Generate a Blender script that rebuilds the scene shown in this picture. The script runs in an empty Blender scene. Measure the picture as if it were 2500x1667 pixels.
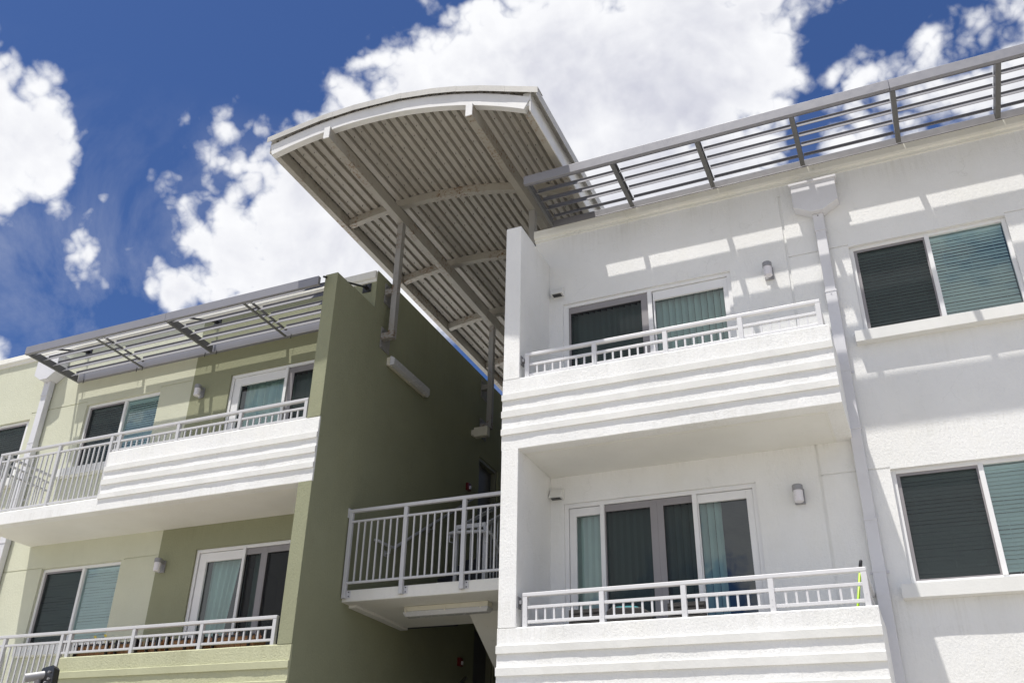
import bpy, math, random
from mathutils import Vector, Matrix, noise as mnoise
random.seed(7)
H = 1.55                      # height of the eye above the ground; every z below is measured from the eye
scene = bpy.context.scene
col = scene.collection
R = math.radians

# ------------------------------------------------------------------ materials
def nodes_of(name):
    m = bpy.data.materials.new(name); m.use_nodes = True
    nt = m.node_tree; nt.nodes.clear()
    return m, nt, nt.nodes.new, nt.links.new

def ramp(nt, src, p0, p1, c0=(0, 0, 0, 1), c1=(1, 1, 1, 1)):
    r = nt.nodes.new('ShaderNodeValToRGB')
    r.color_ramp.elements[0].position = p0; r.color_ramp.elements[1].position = p1
    r.color_ramp.elements[0].color = c0; r.color_ramp.elements[1].color = c1
    nt.links.new(src, r.inputs[0]); return r.outputs[0]

def noise_tex(nt, co, scale, detail=4, rough=.55, stretch=(1, 1, 1)):
    mp = nt.nodes.new('ShaderNodeMapping'); mp.inputs['Scale'].default_value = stretch
    nt.links.new(co, mp.inputs[0])
    n = nt.nodes.new('ShaderNodeTexNoise'); n.inputs['Scale'].default_value = scale
    n.inputs['Detail'].default_value = detail; n.inputs['Roughness'].default_value = rough
    nt.links.new(mp.outputs[0], n.inputs[0]); return n.outputs[0]

def mixc(nt, fac, a, b, mode='MIX'):
    mx = nt.nodes.new('ShaderNodeMix'); mx.data_type = 'RGBA'; mx.blend_type = mode
    for sock, v in ((mx.inputs[0], fac), (mx.inputs[6], a), (mx.inputs[7], b)):
        if hasattr(v, 'is_linked') or isinstance(v, bpy.types.NodeSocket): nt.links.new(v, sock)
        elif isinstance(v, (int, float)): sock.default_value = v
        else: sock.default_value = (*v, 1)
    return mx.outputs[2]

def mathn(nt, op, a, b=None, clamp=False):
    m = nt.nodes.new('ShaderNodeMath'); m.operation = op; m.use_clamp = clamp
    for i, v in enumerate((a, b)):
        if v is None: continue
        if isinstance(v, bpy.types.NodeSocket): nt.links.new(v, m.inputs[i])
        else: m.inputs[i].default_value = v
    return m.outputs[0]

def stucco(name, c, comb=1.0, grit=1.0, dirt=.5, streaks=()):
    m, nt, N, L = nodes_of(name)
    co = N('ShaderNodeTexCoord').outputs['Object']
    p = N('ShaderNodeBsdfPrincipled'); p.inputs['Roughness'].default_value = .9
    p.inputs['Specular IOR Level'].default_value = .25
    big = noise_tex(nt, co, 1.1, 5, .6)
    var = ramp(nt, big, .3, .75, (.93, .93, .92, 1), (1.03, 1.03, 1.03, 1))
    base = mixc(nt, 1.0, c, var, 'MULTIPLY')
    # faint mildew and drips, vertical
    drip = noise_tex(nt, co, 3.2, 6, .68, (2.2, 2.2, .35))
    fine = noise_tex(nt, co, 22, 5, .7)
    dm = mathn(nt, 'MULTIPLY', ramp(nt, drip, .56, .78), ramp(nt, fine, .42, .66))
    dm = mathn(nt, 'MULTIPLY', dm, .34 * dirt)
    base = mixc(nt, dm, base, (c[0] * .42, c[1] * .41, c[2] * .34))
    spk = noise_tex(nt, co, 55, 3, .75)
    zone = noise_tex(nt, co, 2.3, 3, .6)
    sm = mathn(nt, 'MULTIPLY', ramp(nt, spk, .64, .70), ramp(nt, zone, .5, .68))
    sm = mathn(nt, 'MULTIPLY', sm, .5 * dirt)
    base = mixc(nt, sm, base, (c[0] * .38, c[1] * .38, c[2] * .35))
    cv = N('ShaderNodeTexVoronoi'); cv.feature = 'DISTANCE_TO_EDGE'; cv.inputs['Scale'].default_value = .62
    cw = N('ShaderNodeTexNoise'); cw.inputs['Scale'].default_value = 2.3; cw.inputs['Detail'].default_value = 6; L(co, cw.inputs[0])
    ca = N('ShaderNodeVectorMath'); ca.operation = 'MULTIPLY_ADD'; L(cw.outputs['Color'], ca.inputs[0]); ca.inputs[1].default_value = (.9, .9, .9); L(co, ca.inputs[2]); L(ca.outputs[0], cv.inputs[0])
    hair = ramp(nt, cv.outputs[0], .0015, .0045, (1, 1, 1, 1), (0, 0, 0, 1))
    hair = mathn(nt, 'MULTIPLY', hair, mathn(nt, 'MULTIPLY', ramp(nt, noise_tex(nt, co, 1.3, 3), .50, .60), .20 * dirt))
    base = mixc(nt, hair, base, (c[0] * .4, c[1] * .4, c[2] * .36))
    warm = ramp(nt, noise_tex(nt, co, 1.7, 6, .65, (1, 1, .45)), .50, .80)
    base = mixc(nt, mathn(nt, 'MULTIPLY', warm, .22 * dirt), base, (c[0] * .86, c[1] * .82, c[2] * .66))
    if streaks:      # rain streaks washed down from copings and sills
        sx = N('ShaderNodeSeparateXYZ'); L(co, sx.inputs[0])
        run = mathn(nt, 'MULTIPLY', ramp(nt, noise_tex(nt, co, 1.0, 5, .7, (26, 26, .9)), .46, .74), ramp(nt, noise_tex(nt, co, 1.1, 3, .6, (1, 1, .2)), .40, .62))
        tot = None
        for zt, ln in streaks:
            mr = N('ShaderNodeMapRange'); L(sx.outputs['Z'], mr.inputs['Value'])
            mr.inputs['From Min'].default_value = zt - ln; mr.inputs['From Max'].default_value = zt; mr.inputs['To Min'].default_value = 0; mr.inputs['To Max'].default_value = 1
            f_ = mathn(nt, 'MULTIPLY', mr.outputs[0], mathn(nt, 'LESS_THAN', sx.outputs['Z'], zt))
            tot = f_ if tot is None else mathn(nt, 'MAXIMUM', tot, f_)
        base = mixc(nt, mathn(nt, 'MULTIPLY', mathn(nt, 'MULTIPLY', tot, run), .42), base, (c[0] * .50, c[1] * .48, c[2] * .40))
    L(base, p.inputs['Base Color'])
    v = noise_tex(nt, co, 34, 4, .62, (1.7, 1.7, .32))      # vertical trowel drag
    g = noise_tex(nt, co, 38, 6, .66)
    vo = N('ShaderNodeTexVoronoi'); vo.feature = 'DISTANCE_TO_EDGE'; vo.inputs['Scale'].default_value = 17
    dist = N('ShaderNodeMapping'); L(co, dist.inputs[0])
    wob = N('ShaderNodeTexNoise'); wob.inputs['Scale'].default_value = 9; L(co, wob.inputs[0])
    va = N('ShaderNodeVectorMath'); va.operation = 'MULTIPLY_ADD'
    L(wob.outputs['Color'], va.inputs[0]); va.inputs[1].default_value = (.16, .16, .16); L(co, va.inputs[2])
    L(va.outputs[0], vo.inputs[0])
    crack = ramp(nt, vo.outputs[0], 0.0, .10)
    h = mathn(nt, 'ADD', mathn(nt, 'MULTIPLY', v, .9 * comb), mathn(nt, 'MULTIPLY', g, 1.15 * grit))
    cz = ramp(nt, noise_tex(nt, co, 1.9, 3, .6), .45, .62)
    h = mathn(nt, 'ADD', h, mathn(nt, 'MULTIPLY', mathn(nt, 'MULTIPLY', crack, cz), .22 * grit))
    b = N('ShaderNodeBump'); b.inputs['Strength'].default_value = .85; b.inputs['Distance'].default_value = .0065
    L(h, b.inputs['Height']); L(b.outputs[0], p.inputs['Normal'])
    o = N('ShaderNodeOutputMaterial'); L(p.outputs[0], o.inputs[0]); return m

def paint(name, c, rough=.45, metal=0.0, var=.06, bump=0.0, spec=.5, grime=0.0):
    m, nt, N, L = nodes_of(name)
    co = N('ShaderNodeTexCoord').outputs['Object']
    p = N('ShaderNodeBsdfPrincipled'); p.inputs['Roughness'].default_value = rough
    p.inputs['Metallic'].default_value = metal; p.inputs['Specular IOR Level'].default_value = spec
    n = noise_tex(nt, co, 2.7, 5, .6)
    base = mixc(nt, 1.0, c, ramp(nt, n, .3, .7, (1 - var,) * 3 + (1,), (1 + var * .5,) * 3 + (1,)), 'MULTIPLY')
    if grime:
        g = mathn(nt, 'MULTIPLY', ramp(nt, noise_tex(nt, co, 6, 6, .7), .5, .72), grime)
        base = mixc(nt, g, base, (c[0] * .4, c[1] * .38, c[2] * .32))
    L(base, p.inputs['Base Color'])
    L(ramp(nt, noise_tex(nt, co, 14, 4), .2, .8, (rough * .8,) * 3 + (1,), (min(1, rough * 1.25),) * 3 + (1,)), p.inputs['Roughness'])
    if bump:
        b = N('ShaderNodeBump'); b.inputs['Strength'].default_value = .6; b.inputs['Distance'].default_value = bump
        L(noise_tex(nt, co, 60, 3), b.inputs['Height']); L(b.outputs[0], p.inputs['Normal'])
    o = N('ShaderNodeOutputMaterial'); L(p.outputs[0], o.inputs[0]); return m

def rusty(name, c, amount):
    m, nt, N, L = nodes_of(name)
    co = N('ShaderNodeTexCoord').outputs['Object']
    p = N('ShaderNodeBsdfPrincipled'); p.inputs['Roughness'].default_value = .55
    n = noise_tex(nt, co, 2.1, 5, .6)
    base = mixc(nt, 1.0, c, ramp(nt, n, .3, .7, (.9, .9, .9, 1), (1.03, 1.03, 1.02, 1)), 'MULTIPLY')
    zone = ramp(nt, noise_tex(nt, co, .95, 4, .6), .60 - amount * .12, .70 - amount * .12)
    spot = ramp(nt, noise_tex(nt, co, 19, 8, .78), .50, .60)
    rm = mathn(nt, 'MULTIPLY', zone, spot)
    rc = mixc(nt, noise_tex(nt, co, 40, 3), (.07, .028, .010), (.22, .10, .028))
    L(mixc(nt, rm, base, rc), p.inputs['Base Color'])
    o = N('ShaderNodeOutputMaterial'); L(p.outputs[0], o.inputs[0]); return m

def glass_mat(name, tint, boost=1.5, add=.03):
    m, nt, N, L = nodes_of(name)
    t = N('ShaderNodeBsdfTransparent'); t.inputs[0].default_value = (*tint, 1)
    g = N('ShaderNodeBsdfGlossy'); g.inputs['Roughness'].default_value = .006; g.inputs[0].default_value = (.92, .97, .97, 1)
    co = N('ShaderNodeTexCoord').outputs['Object']
    b = N('ShaderNodeBump'); b.inputs['Strength'].default_value = .35; b.inputs['Distance'].default_value = .004
    L(noise_tex(nt, co, 2.4, 2), b.inputs['Height']); L(b.outputs[0], g.inputs['Normal'])
    f = N('ShaderNodeFresnel'); f.inputs[0].default_value = 1.5
    fac = mathn(nt, 'ADD', mathn(nt, 'MULTIPLY', f.outputs[0], boost), add, True)
    mx = N('ShaderNodeMixShader'); L(fac, mx.inputs[0]); L(t.outputs[0], mx.inputs[1]); L(g.outputs[0], mx.inputs[2])
    o = N('ShaderNodeOutputMaterial'); L(mx.outputs[0], o.inputs[0]); return m

def mesh_screen(name, c, cover):
    m, nt, N, L = nodes_of(name)
    t = N('ShaderNodeBsdfTransparent'); d = N('ShaderNodeBsdfDiffuse'); d.inputs[0].default_value = (*c, 1)
    mx = N('ShaderNodeMixShader'); mx.inputs[0].default_value = cover
    L(t.outputs[0], mx.inputs[1]); L(d.outputs[0], mx.inputs[2])
    o = N('ShaderNodeOutputMaterial'); L(mx.outputs[0], o.inputs[0]); return m

M = {}
M['white'] = stucco('white_stucco', (.81, .812, .805), 1.0, .75, .8, ((9.45, .45), (6.94, .40), (6.72, .25), (4.03, .45), (3.75, .22), (5.80, .10), (5.88, .14)))
M['smooth'] = stucco('smooth_white_stucco', (.76, .76, .74), .25, .3, .5)
M['soffit'] = stucco('soffit_stucco', (.78, .775, .74), .35, .45, .35)
M['cream'] = stucco('pale_green_cream_stucco', (.60, .61, .488), 1.1, .8, .5, ((9.42, .5), (6.92, .45), (4.02, .4)))
M['green'] = stucco('olive_green_stucco', (.29, .298, .197), 1.2, .9, .8, ((9.6, .8), (8.95, .35), (5.75, .3)))
M['light_green'] = stucco('light_olive_stucco', (.49, .495, .335), 1.0, 1.2, 1.6, ((3.73, .22),))
M['light_smooth'] = stucco('smooth_light_olive_stucco', (.47, .475, .32), .25, .3, .6)
M['coping'] = stucco('coping_paint', (.77, .765, .72), .1, .15, 1.6)
M['rail'] = paint('grey_white_railing_paint', (.54, .54, .55), .42, 0, .05)
M['rail_white'] = paint('white_railing_paint', (.66, .66, .675), .42, 0, .05)
M['alu'] = paint('sunshade_grey_paint', (.255, .255, .28), .42, .15, .05)
M['alu_dark'] = paint('sunshade_fin_paint', (.15, .15, .15), .45, .15, .05)
M['frame'] = paint('white_window_frame', (.78, .78, .78), .4, 0, .03)
M['screen_frame'] = paint('grey_screen_frame', (.27, .255, .26), .45, .2, .04)
M['screen'] = mesh_screen('insect_screen_mesh', (.034, .035, .037), .60)
M['glass'] = glass_mat('green_tinted_glass', (.74, .885, .865), 1.6, .025)
M['glass_dark'] = glass_mat('tinted_door_glass', (.30, .46, .47), 1.8, .03)
M['blind'] = paint('blind_slat', (.84, .86, .85), .5, 0, .04)
M['vane'] = paint('vertical_blind_vane', (.60, .68, .65), .6, 0, .05)
M['curtain'] = paint('pale_curtain_cloth', (.62, .68, .66), .8, 0, .05)
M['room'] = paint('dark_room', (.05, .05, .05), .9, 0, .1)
M['canopy_white'] = paint('canopy_fascia_paint', (.70, .70, .695), .5, 0, .05, .0006, .4, .12)
M['canopy_cap'] = paint('canopy_flashing', (.48, .47, .445), .45, 0, .07, .0006, .5, .2)
M['steel'] = rusty('canopy_steel_paint', (.37, .35, .31), 1.0)
M['steel_post'] = rusty('canopy_post_paint', (.32, .31, .295), 1.3)
M['bracket'] = paint('grey_steel_bracket', (.24, .235, .225), .5, 0, .08)
M['deck'] = paint('corrugated_deck_paint', (.40, .375, .335), .5, 0, .06, .0004, .4, .10)
M['pipe'] = paint('downspout_paint', (.66, .66, .685), .45, 0, .05, 0, .5, .08)
M['black'] = paint('black_plastic', (.018, .018, .02), .35)
M['grey'] = paint('grey_cast_metal', (.30, .30, .31), .45, .3)
M['lamp_glass'] = paint('frosted_lamp_glass', (.72, .70, .73), .3)
M['light_base'] = paint('cream_light_housing', (.66, .63, .52), .5, 0, .05, 0, .5, .15)
M['diffuser'] = paint('translucent_diffuser', (.50, .50, .50), .25)
M['concrete'] = stucco('painted_concrete', (.74, .73, .69), .8, .8, 1.0)
M['red'] = paint('red_alarm_plastic', (.13, .006, .006), .35)
M['door'] = paint('dark_grey_door_paint', (.13, .13, .14), .5)
M['door_frame'] = paint('olive_door_frame', (.19, .19, .13), .5)
M['wicker'] = paint('dark_wicker', (.03, .026, .024), .6, 0, .2, .004)
M['wood'] = paint('brown_planter_wood', (.34, .17, .07), .6, 0, .35, .002)
M['teal'] = paint('teal_cushion_cloth', (.02, .17, .19), .8)
M['lime'] = paint('lime_handle_paint', (.42, .68, .03), .4)
M['petal'] = paint('yellow_petal', (.85, .74, .03), .6)
M['leaf'] = paint('dry_leaf', (.22, .10, .05), .7, 0, .3)
M['asphalt'] = stucco('pale_parking_concrete', (.37, .345, .30), 0.2, .6, .8)
M['gap_dark'] = stucco('gap_dark_ground', (.05, .05, .05), .2, .8, .5)  # for the added strip that damps bounced light in the gap
M['navy'] = paint('dark_navy_stair_paint', (.022, .024, .034), .6)
M['roofing'] = paint('white_roof_membrane', (.6, .6, .58), .8)
M['louver'] = paint('louver_blade_paint', (.20, .20, .215), .6, 0, .04, 0, .15)

# ------------------------------------------------------------------ mesh helpers
class MB:
    def __init__(s): s.v = []; s.f = []
    def add(s, vs, fs):
        n = len(s.v); s.v += [tuple(p) for p in vs]; s.f += [tuple(i + n for i in f) for f in fs]; return s
    def box(s, x0, x1, y0, y1, z0, z1):
        return s.add([(x0, y0, z0), (x1, y0, z0), (x1, y1, z0), (x0, y1, z0), (x0, y0, z1), (x1, y0, z1), (x1, y1, z1), (x0, y1, z1)],
                     [(0, 3, 2, 1), (4, 5, 6, 7), (0, 1, 5, 4), (1, 2, 6, 5), (2, 3, 7, 6), (3, 0, 4, 7)])
    def prism(s, poly, a0, a1, axis='x'):
        n = len(poly)
        def P(u, w, a): return {'x': (a, u, w), 'y': (u, a, w), 'z': (u, w, a)}[axis]
        vs = [P(u, w, a0) for u, w in poly] + [P(u, w, a1) for u, w in poly]
        fs = [tuple(range(n)), tuple(range(2 * n - 1, n - 1, -1))]
        for i in range(n):
            j = (i + 1) % n; fs.append((i, i + n, j + n, j))
        return s.add(vs, fs)
    def beam(s, p, q, w, h, up=(0, 0, 1)):
        p = Vector(p); q = Vector(q); d = (q - p).normalized(); u = Vector(up)
        r = d.cross(u).normalized(); u = r.cross(d).normalized()
        c = [(-w / 2, -h / 2), (w / 2, -h / 2), (w / 2, h / 2), (-w / 2, h / 2)]
        vs = [p + r * a + u * b for a, b in c] + [q + r * a + u * b for a, b in c]
        return s.add(vs, [(0, 1, 2, 3), (7, 6, 5, 4), (0, 4, 5, 1), (1, 5, 6, 2), (2, 6, 7, 3), (3, 7, 4, 0)])
    def tube(s, pts, r, n=10, caps=True):
        pts = [Vector(p) for p in pts]; rings = []
        prev = None
        for i, p in enumerate(pts):
            d = ((pts[min(i + 1, len(pts) - 1)] - pts[max(i - 1, 0)])).normalized()
            a = prev if prev is not None else (Vector((0, 0, 1)) if abs(d.z) < .9 else Vector((1, 0, 0)))
            u = (a - d * a.dot(d)).normalized(); w = d.cross(u); prev = u
            rr = r[i] if isinstance(r, (list, tuple)) else r
            rings.append([p + (u * math.cos(t) + w * math.sin(t)) * rr for t in [2 * math.pi * k / n for k in range(n)]])
        vs = [q for ring in rings for q in ring]; fs = []
        for i in range(len(pts) - 1):
            for k in range(n):
                k2 = (k + 1) % n
                fs.append((i * n + k, i * n + k2, (i + 1) * n + k2, (i + 1) * n + k))
        if caps: fs += [tuple(range(n))[::-1], tuple(range((len(pts) - 1) * n, len(pts) * n))]
        return s.add(vs, fs)
    def strip(s, x0, x1, prof, step=.03, amp=.003, seed=0, axis='x'):
        """prof: list of (y, z); swept along x with a small hand-trowelled waver"""
        n = max(2, int(abs(x1 - x0) / step)); vs = []; fs = []; m = len(prof)
        for i in range(n + 1):
            x = x0 + (x1 - x0) * i / n
            for k, (y, z) in enumerate(prof):
                dy = amp * mnoise.noise(Vector((x * 3.1, k * 7.7 + seed, 0))) * 1.3 + amp * .7 * mnoise.noise(Vector((x * 17, k * 3.3 + seed, 5)))
                dz = amp * .7 * mnoise.noise(Vector((x * 4.3, k * 5.1 + seed, 9)))
                if k in (0, m - 1): dy = dz = 0
                vs.append((x, y + dy, z + dz))
        for i in range(n):
            for k in range(m - 1):
                a = i * m + k; fs.append((a, a + m, a + m + 1, a + 1))
        fs.append(tuple(range(m))); fs.append(tuple(range(n * m + m - 1, n * m - 1, -1)))
        return s.add(vs, fs)

def root_of(o):
    while o.parent: o = o.parent
    return o
def obj(name, mb, mat, parent=None, smooth=False, bevel=0, label=None):
    me = bpy.data.meshes.new(name)
    off = Vector((0, 0, -H))
    if parent is not None: off = root_of(parent).location.copy() + Vector((0, 0, -H))
    me.from_pydata([Vector(p) - off for p in mb.v], [], mb.f); me.update()
    me.materials.append(M[mat] if isinstance(mat, str) else mat)
    import bmesh
    bm = bmesh.new(); bm.from_mesh(me); bmesh.ops.recalc_face_normals(bm, faces=bm.faces); bm.to_mesh(me); bm.free()
    if smooth:
        for p in me.polygons: p.use_smooth = True
    o = bpy.data.objects.new(name, me); col.objects.link(o)
    if parent is not None: o.parent = parent
    if bevel:
        b = o.modifiers.new('bevel', 'BEVEL'); b.width = bevel; b.segments = 2; b.limit_method = 'ANGLE'
    if label: o['label'] = label
    return o
def thing(name, label, cat, loc, group=None):
    o = bpy.data.objects.new(name, None); col.objects.link(o)
    o.location = (loc[0], loc[1], loc[2] + H); o.empty_display_size = .2
    o['label'] = label; o['category'] = cat
    if group: o['group'] = group
    return o
def copy_tree(o, parent=None):
    c = o.copy(); col.objects.link(c); c.parent = parent
    for ch in list(o.children): copy_tree(ch, c)
    return c
def repeat(o, offsets):
    for d in offsets:
        c = o.copy(); col.objects.link(c); c.location = o.location + Vector(d); c.parent = o.parent

# a wall sheet with openings.  plane 'y': u=x, faces -y.  plane 'x': u=y, faces +x.
def wall(mb, plane, pos, u0, u1, z0, z1, holes, depth_dir=1):
    """holes: (ua, ub, za, zb, depth, closed)"""
    us = sorted({u0, u1, *[h[0] for h in holes], *[h[1] for h in holes]}); us = [u for u in us if u0 <= u <= u1]
    zs = sorted({z0, z1, *[h[2] for h in holes], *[h[3] for h in holes]}); zs = [z for z in zs if z0 <= z <= z1]
    def P(u, z, d=0): return (u, pos + d * depth_dir, z) if plane == 'y' else (pos - d * depth_dir, u, z)
    for i in range(len(us) - 1):
        for k in range(len(zs) - 1):
            uc = (us[i] + us[i + 1]) / 2; zc = (zs[k] + zs[k + 1]) / 2
            if any(h[0] < uc < h[1] and h[2] < zc < h[3] for h in holes): continue
            mb.add([P(us[i], zs[k]), P(us[i + 1], zs[k]), P(us[i + 1], zs[k + 1]), P(us[i], zs[k + 1])], [(0, 1, 2, 3)])
    for a, b, c, d, dep, closed in holes:
        q = [P(a, c), P(b, c), P(b, d), P(a, d), P(a, c, dep), P(b, c, dep), P(b, d, dep), P(a, d, dep)]
        fs = [(0, 1, 5, 4), (1, 2, 6, 5), (2, 3, 7, 6), (3, 0, 4, 7)]
        if closed: fs.append((4, 5, 6, 7))
        mb.add(q, fs)
    return mb

FY, BY = 9.40, 10.45           # balcony front plane, main facade plane
XW, XG = -4.215, -6.88         # side walls of the white and the green building facing the gap
G0 = -H                        # ground level

# ------------------------------------------------------------------ ground
g = MB().add([(-400, -400, G0), (400, -400, G0), (400, 400, G0), (-400, 400, G0)], [(0, 1, 2, 3)])
go = obj('ground', g, 'asphalt'); go['kind'] = 'structure'; go['label'] = 'pale concrete parking ground around the buildings'

p_ = obj('gap_dark_strip', MB().add([(XG, 6.0, G0 + .004), (XW, 6.0, G0 + .004), (XW, 20.1, G0 + .004), (XG, 20.1, G0 + .004)], [(0, 1, 2, 3)]), 'gap_dark'); p_['kind'] = 'structure'; p_['label'] = 'added unseen dark strip keeping bounced light out of the gap'  # unseen dark strip, added to cut light bouncing onto the gap walls

# ------------------------------------------------------------------ window / door kit (children of a building)
def slats(mb, x0, x1, z0, z1, y, pitch=.043, tilt=66, w=.052):
    z = z1 - .06
    mb.box(x0, x1, y - .018, y + .018, z1 - .05, z1 - .012)
    while z > z0 + .03:
        j = random.uniform(-.003, .003); t = R(tilt + random.gauss(0, 3.0)); dy = math.cos(t) * w / 2; dz = math.sin(t) * w / 2
        # front edge low, back edge high
        mb.add([(x0, y - dy, z - dz + j), (x1, y - dy, z - dz - j), (x1, y + dy, z + dz - j), (x0, y + dy, z + dz + j)], [(0, 1, 2, 3)])
        z -= pitch
    for f in (.16, .5, .84):
        x = x0 + (x1 - x0) * f
        mb.box(x - .002, x + .002, y - .022, y - .020, z0, z1 - .03)
    return mb
def vanes(mb, x0, x1, z0, z1, y, pitch=.084, ang=40, w=.089):
    x = x0 + pitch / 2; c = math.cos(R(ang)) * w / 2; s_ = math.sin(R(ang)) * w / 2
    while x < x1:
        a = random.uniform(-.004, .004)
        mb.add([(x - c, y - s_ + a, z0), (x, y + a - .006, z0), (x + c, y + s_ + a, z0), (x + c, y + s_, z1), (x, y - .006, z1), (x - c, y - s_, z1)], [(0, 1, 4, 5), (1, 2, 3, 4)])
        x += pitch
    return mb
def curtain(mb, x0, x1, z0, z1, y, amp=.03, x1b=None, wl=.11):
    n = 60; vs = []; fs = []
    x1b = x1 if x1b is None else x1b
    for i in range(n + 1):
        f = i / n
        for k in range(7):
            t = k / 6; xe = x1b + (x1 - x1b) * t
            x = x0 + (xe - x0) * f
            vs.append((x, y + amp * math.sin(f * (x1 - x0) / wl * 6.28 + .6 * math.sin(f * 9)) * (.6 + .4 * t), z0 + (z1 - z0) * t))
    for i in range(n):
        for k in range(6): a = i * 7 + k; fs.append((a, a + 7, a + 8, a + 1))
    return mb.add(vs, fs)
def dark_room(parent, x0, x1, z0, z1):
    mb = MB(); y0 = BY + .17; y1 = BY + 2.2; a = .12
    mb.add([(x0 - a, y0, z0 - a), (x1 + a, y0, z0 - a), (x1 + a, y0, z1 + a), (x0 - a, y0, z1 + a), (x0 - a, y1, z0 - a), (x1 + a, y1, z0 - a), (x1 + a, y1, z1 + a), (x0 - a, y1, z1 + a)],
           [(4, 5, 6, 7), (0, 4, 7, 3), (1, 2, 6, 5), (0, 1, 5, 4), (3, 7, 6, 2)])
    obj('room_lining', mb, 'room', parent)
def quad_y(x0, x1, z0, z1, y): return MB().add([(x0, y, z0), (x1, y, z0), (x1, y, z1), (x0, y, z1)], [(0, 1, 2, 3)])

def window(bld, x0, x1, z0, z1, xm, screen_left=True, sill_mat='smooth', sill=(-.10, .10), blindx=None, gap=0):
    y = BY + .045
    fr = MB(); w = .045
    fr.box(x0, x0 + w, y, y + .08, z0, z1).box(x1 - w, x1, y, y + .08, z0, z1)
    fr.box(x0 + w, x1 - w, y, y + .08, z1 - w, z1).box(x0 + w, x1 - w, y, y + .08, z0, z0 + w)
    fr.box(xm, xm + .05, y - .012, y + .082, z0 + w, z1 - w)
    win = obj('window', fr, 'frame', bld, bevel=.004)
    gl = MB()
    gl.add(quad_y(x0 + w, xm, z0 + w, z1 - w, y + .05).v, [(0, 1, 2, 3)]); gl.add(quad_y(xm + .05, x1 - w, z0 + w, z1 - w, y + .035).v, [(0, 1, 2, 3)])
    obj('pane', gl, 'glass', win)
    sf = MB(); a0, a1 = (x0 + w, xm); b0, b1 = z0 + w, z1 - w
    sf.box(a0, a0 + .035, y + .012, y + .03, b0, b1).box(a1 - .018, a1, y + .012, y + .03, b0, b1).box(a0 + .035, a1 - .018, y + .012, y + .03, b1 - .03, b1).box(a0 + .035, a1 - .018, y + .012, y + .03, b0, b0 + .018)
    obj('screen_frame', sf, 'screen_frame', win)
    obj('insect_screen', quad_y(a0 + .035, a1 - .018, b0 + .018, b1 - .03, y + .021), 'screen', win)
    bl = MB()
    slats(bl, x0 + w + .01, xm - .005 + .02, z0 + .06 + gap, z1 - w, y + .085); slats(bl, xm + .04, x1 - w - .01, z0 + .06, z1 - w, y + .075)
    obj('blind', bl, 'blind', win)
    if sill:
        sl = MB(); sx0, sx1 = x0 + sill[0], x1 + sill[1]
        sl.strip(sx0, sx1, [(BY + .04, z0 - .005), (BY - .105, z0 - .012), (BY - .105, z0 - .15), (BY - .001, z0 - .155)], .06, .0015, 3)
        obj('sill', sl, sill_mat, win)
    dark_room(win, x0, x1, z0, z1)
    return win

def sliding_door(bld, x0, x1, z0, z1, panels, cover, mirror=False):
    """panels: (xa, xb, kind, head) kind 'white' / 'screen'"""
    y = BY + .03; fr = MB(); w = .05
    fr.box(x0, x0 + w, y, y + .10, z0, z1).box(x1 - w, x1, y, y + .10, z0, z1).box(x0 + w, x1 - w, y, y + .10, z1 - w, z1)
    # head track lines
    fr.box(x0 + w, x1 - w, y + .055, y + .065, z1 - w - .022, z1 - w)
    d = obj('sliding_door', fr, 'frame', bld, bevel=.003)
    pf = MB(); sf = MB(); gl = MB(); sc = MB()
    for xa, xb, kind, st_l, st_r, head in panels:
        za, zb = z0 + .06, z1 - w - .006
        mbx = pf if kind == 'white' else sf
        yy = y + (.02 if kind == 'white' else .012)
        mbx.box(xa, xa + st_l, yy, yy + .035, za, zb).box(xb - st_r, xb, yy, yy + .035, za, zb)
        mbx.box(xa + st_l, xb - st_r, yy, yy + .035, zb - head, zb).box(xa + st_l, xb - st_r, yy, yy + .035, za, za + head)
        q = quad_y(xa + st_l, xb - st_r, za + head, zb - head, y + .055); gl.add(q.v, q.f)
        if kind == 'screen':
            q = quad_y(xa + st_l, xb - st_r, za + head, zb - head, yy + .01); sc.add(q.v, q.f)
    if pf.v: obj('panel_frame', pf, 'frame', d, bevel=.003)
    if sf.v: obj('screen_frame', sf, 'screen_frame', d, bevel=.003)
    obj('pane', gl, 'glass', d)
    if sc.v: obj('insect_screen', sc, 'screen', d)
    cv = MB()
    for c in cover:
        if c[0] == 'v': vanes(cv, c[1], c[2], z0 + .08, z1 - .1, y + .16)
        else: curtain(cv, c[1], c[2], z0 + .08, z1 - .1, y + .19, .03, c[3] if len(c) > 3 else None)
    obj('blind', cv, 'vane', d)
    dark_room(d, x0, x1, z0, z1)
    return d

# ------------------------------------------------------------------ white apartment building
W = thing('apartment_building', 'white stucco apartment building filling the right half, with ribbed white balcony fronts', 'building', (0, BY, G0))
XR = 9.0
doorR3 = (-3.815, -1.548, 4.40, 6.75); doorR2 = (-3.83, -1.527, 1.45, 3.89)
winA = (-.12, 1.57, 5.54, 6.742); winB = (-.12, 1.57, 2.62, 3.862)
gz = ((6.757, 6.775), (3.868, 3.886))
holes = [(*doorR3, .18, False), (*doorR2, .18, False), (*winA, .18, False), (*winB, .18, False),
         (5.0, 6.7, 5.54, 6.742, .18, False), (5.0, 6.7, 2.62, 3.862, .18, False)]
for a, b in gz:
    holes += [(-.815, -.12, a, b, .012, True), (1.57, 5.0, a, b, .012, True), (6.7, XR, a, b, .012, True)]
holes.append((-.845, -.815, G0 + .5, 7.72, .014, True))
mb = MB(); wall(mb, 'y', BY, XW, XR, G0, 7.98, holes)
obj('wall', mb, 'white', W)
mb = MB()
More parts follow.
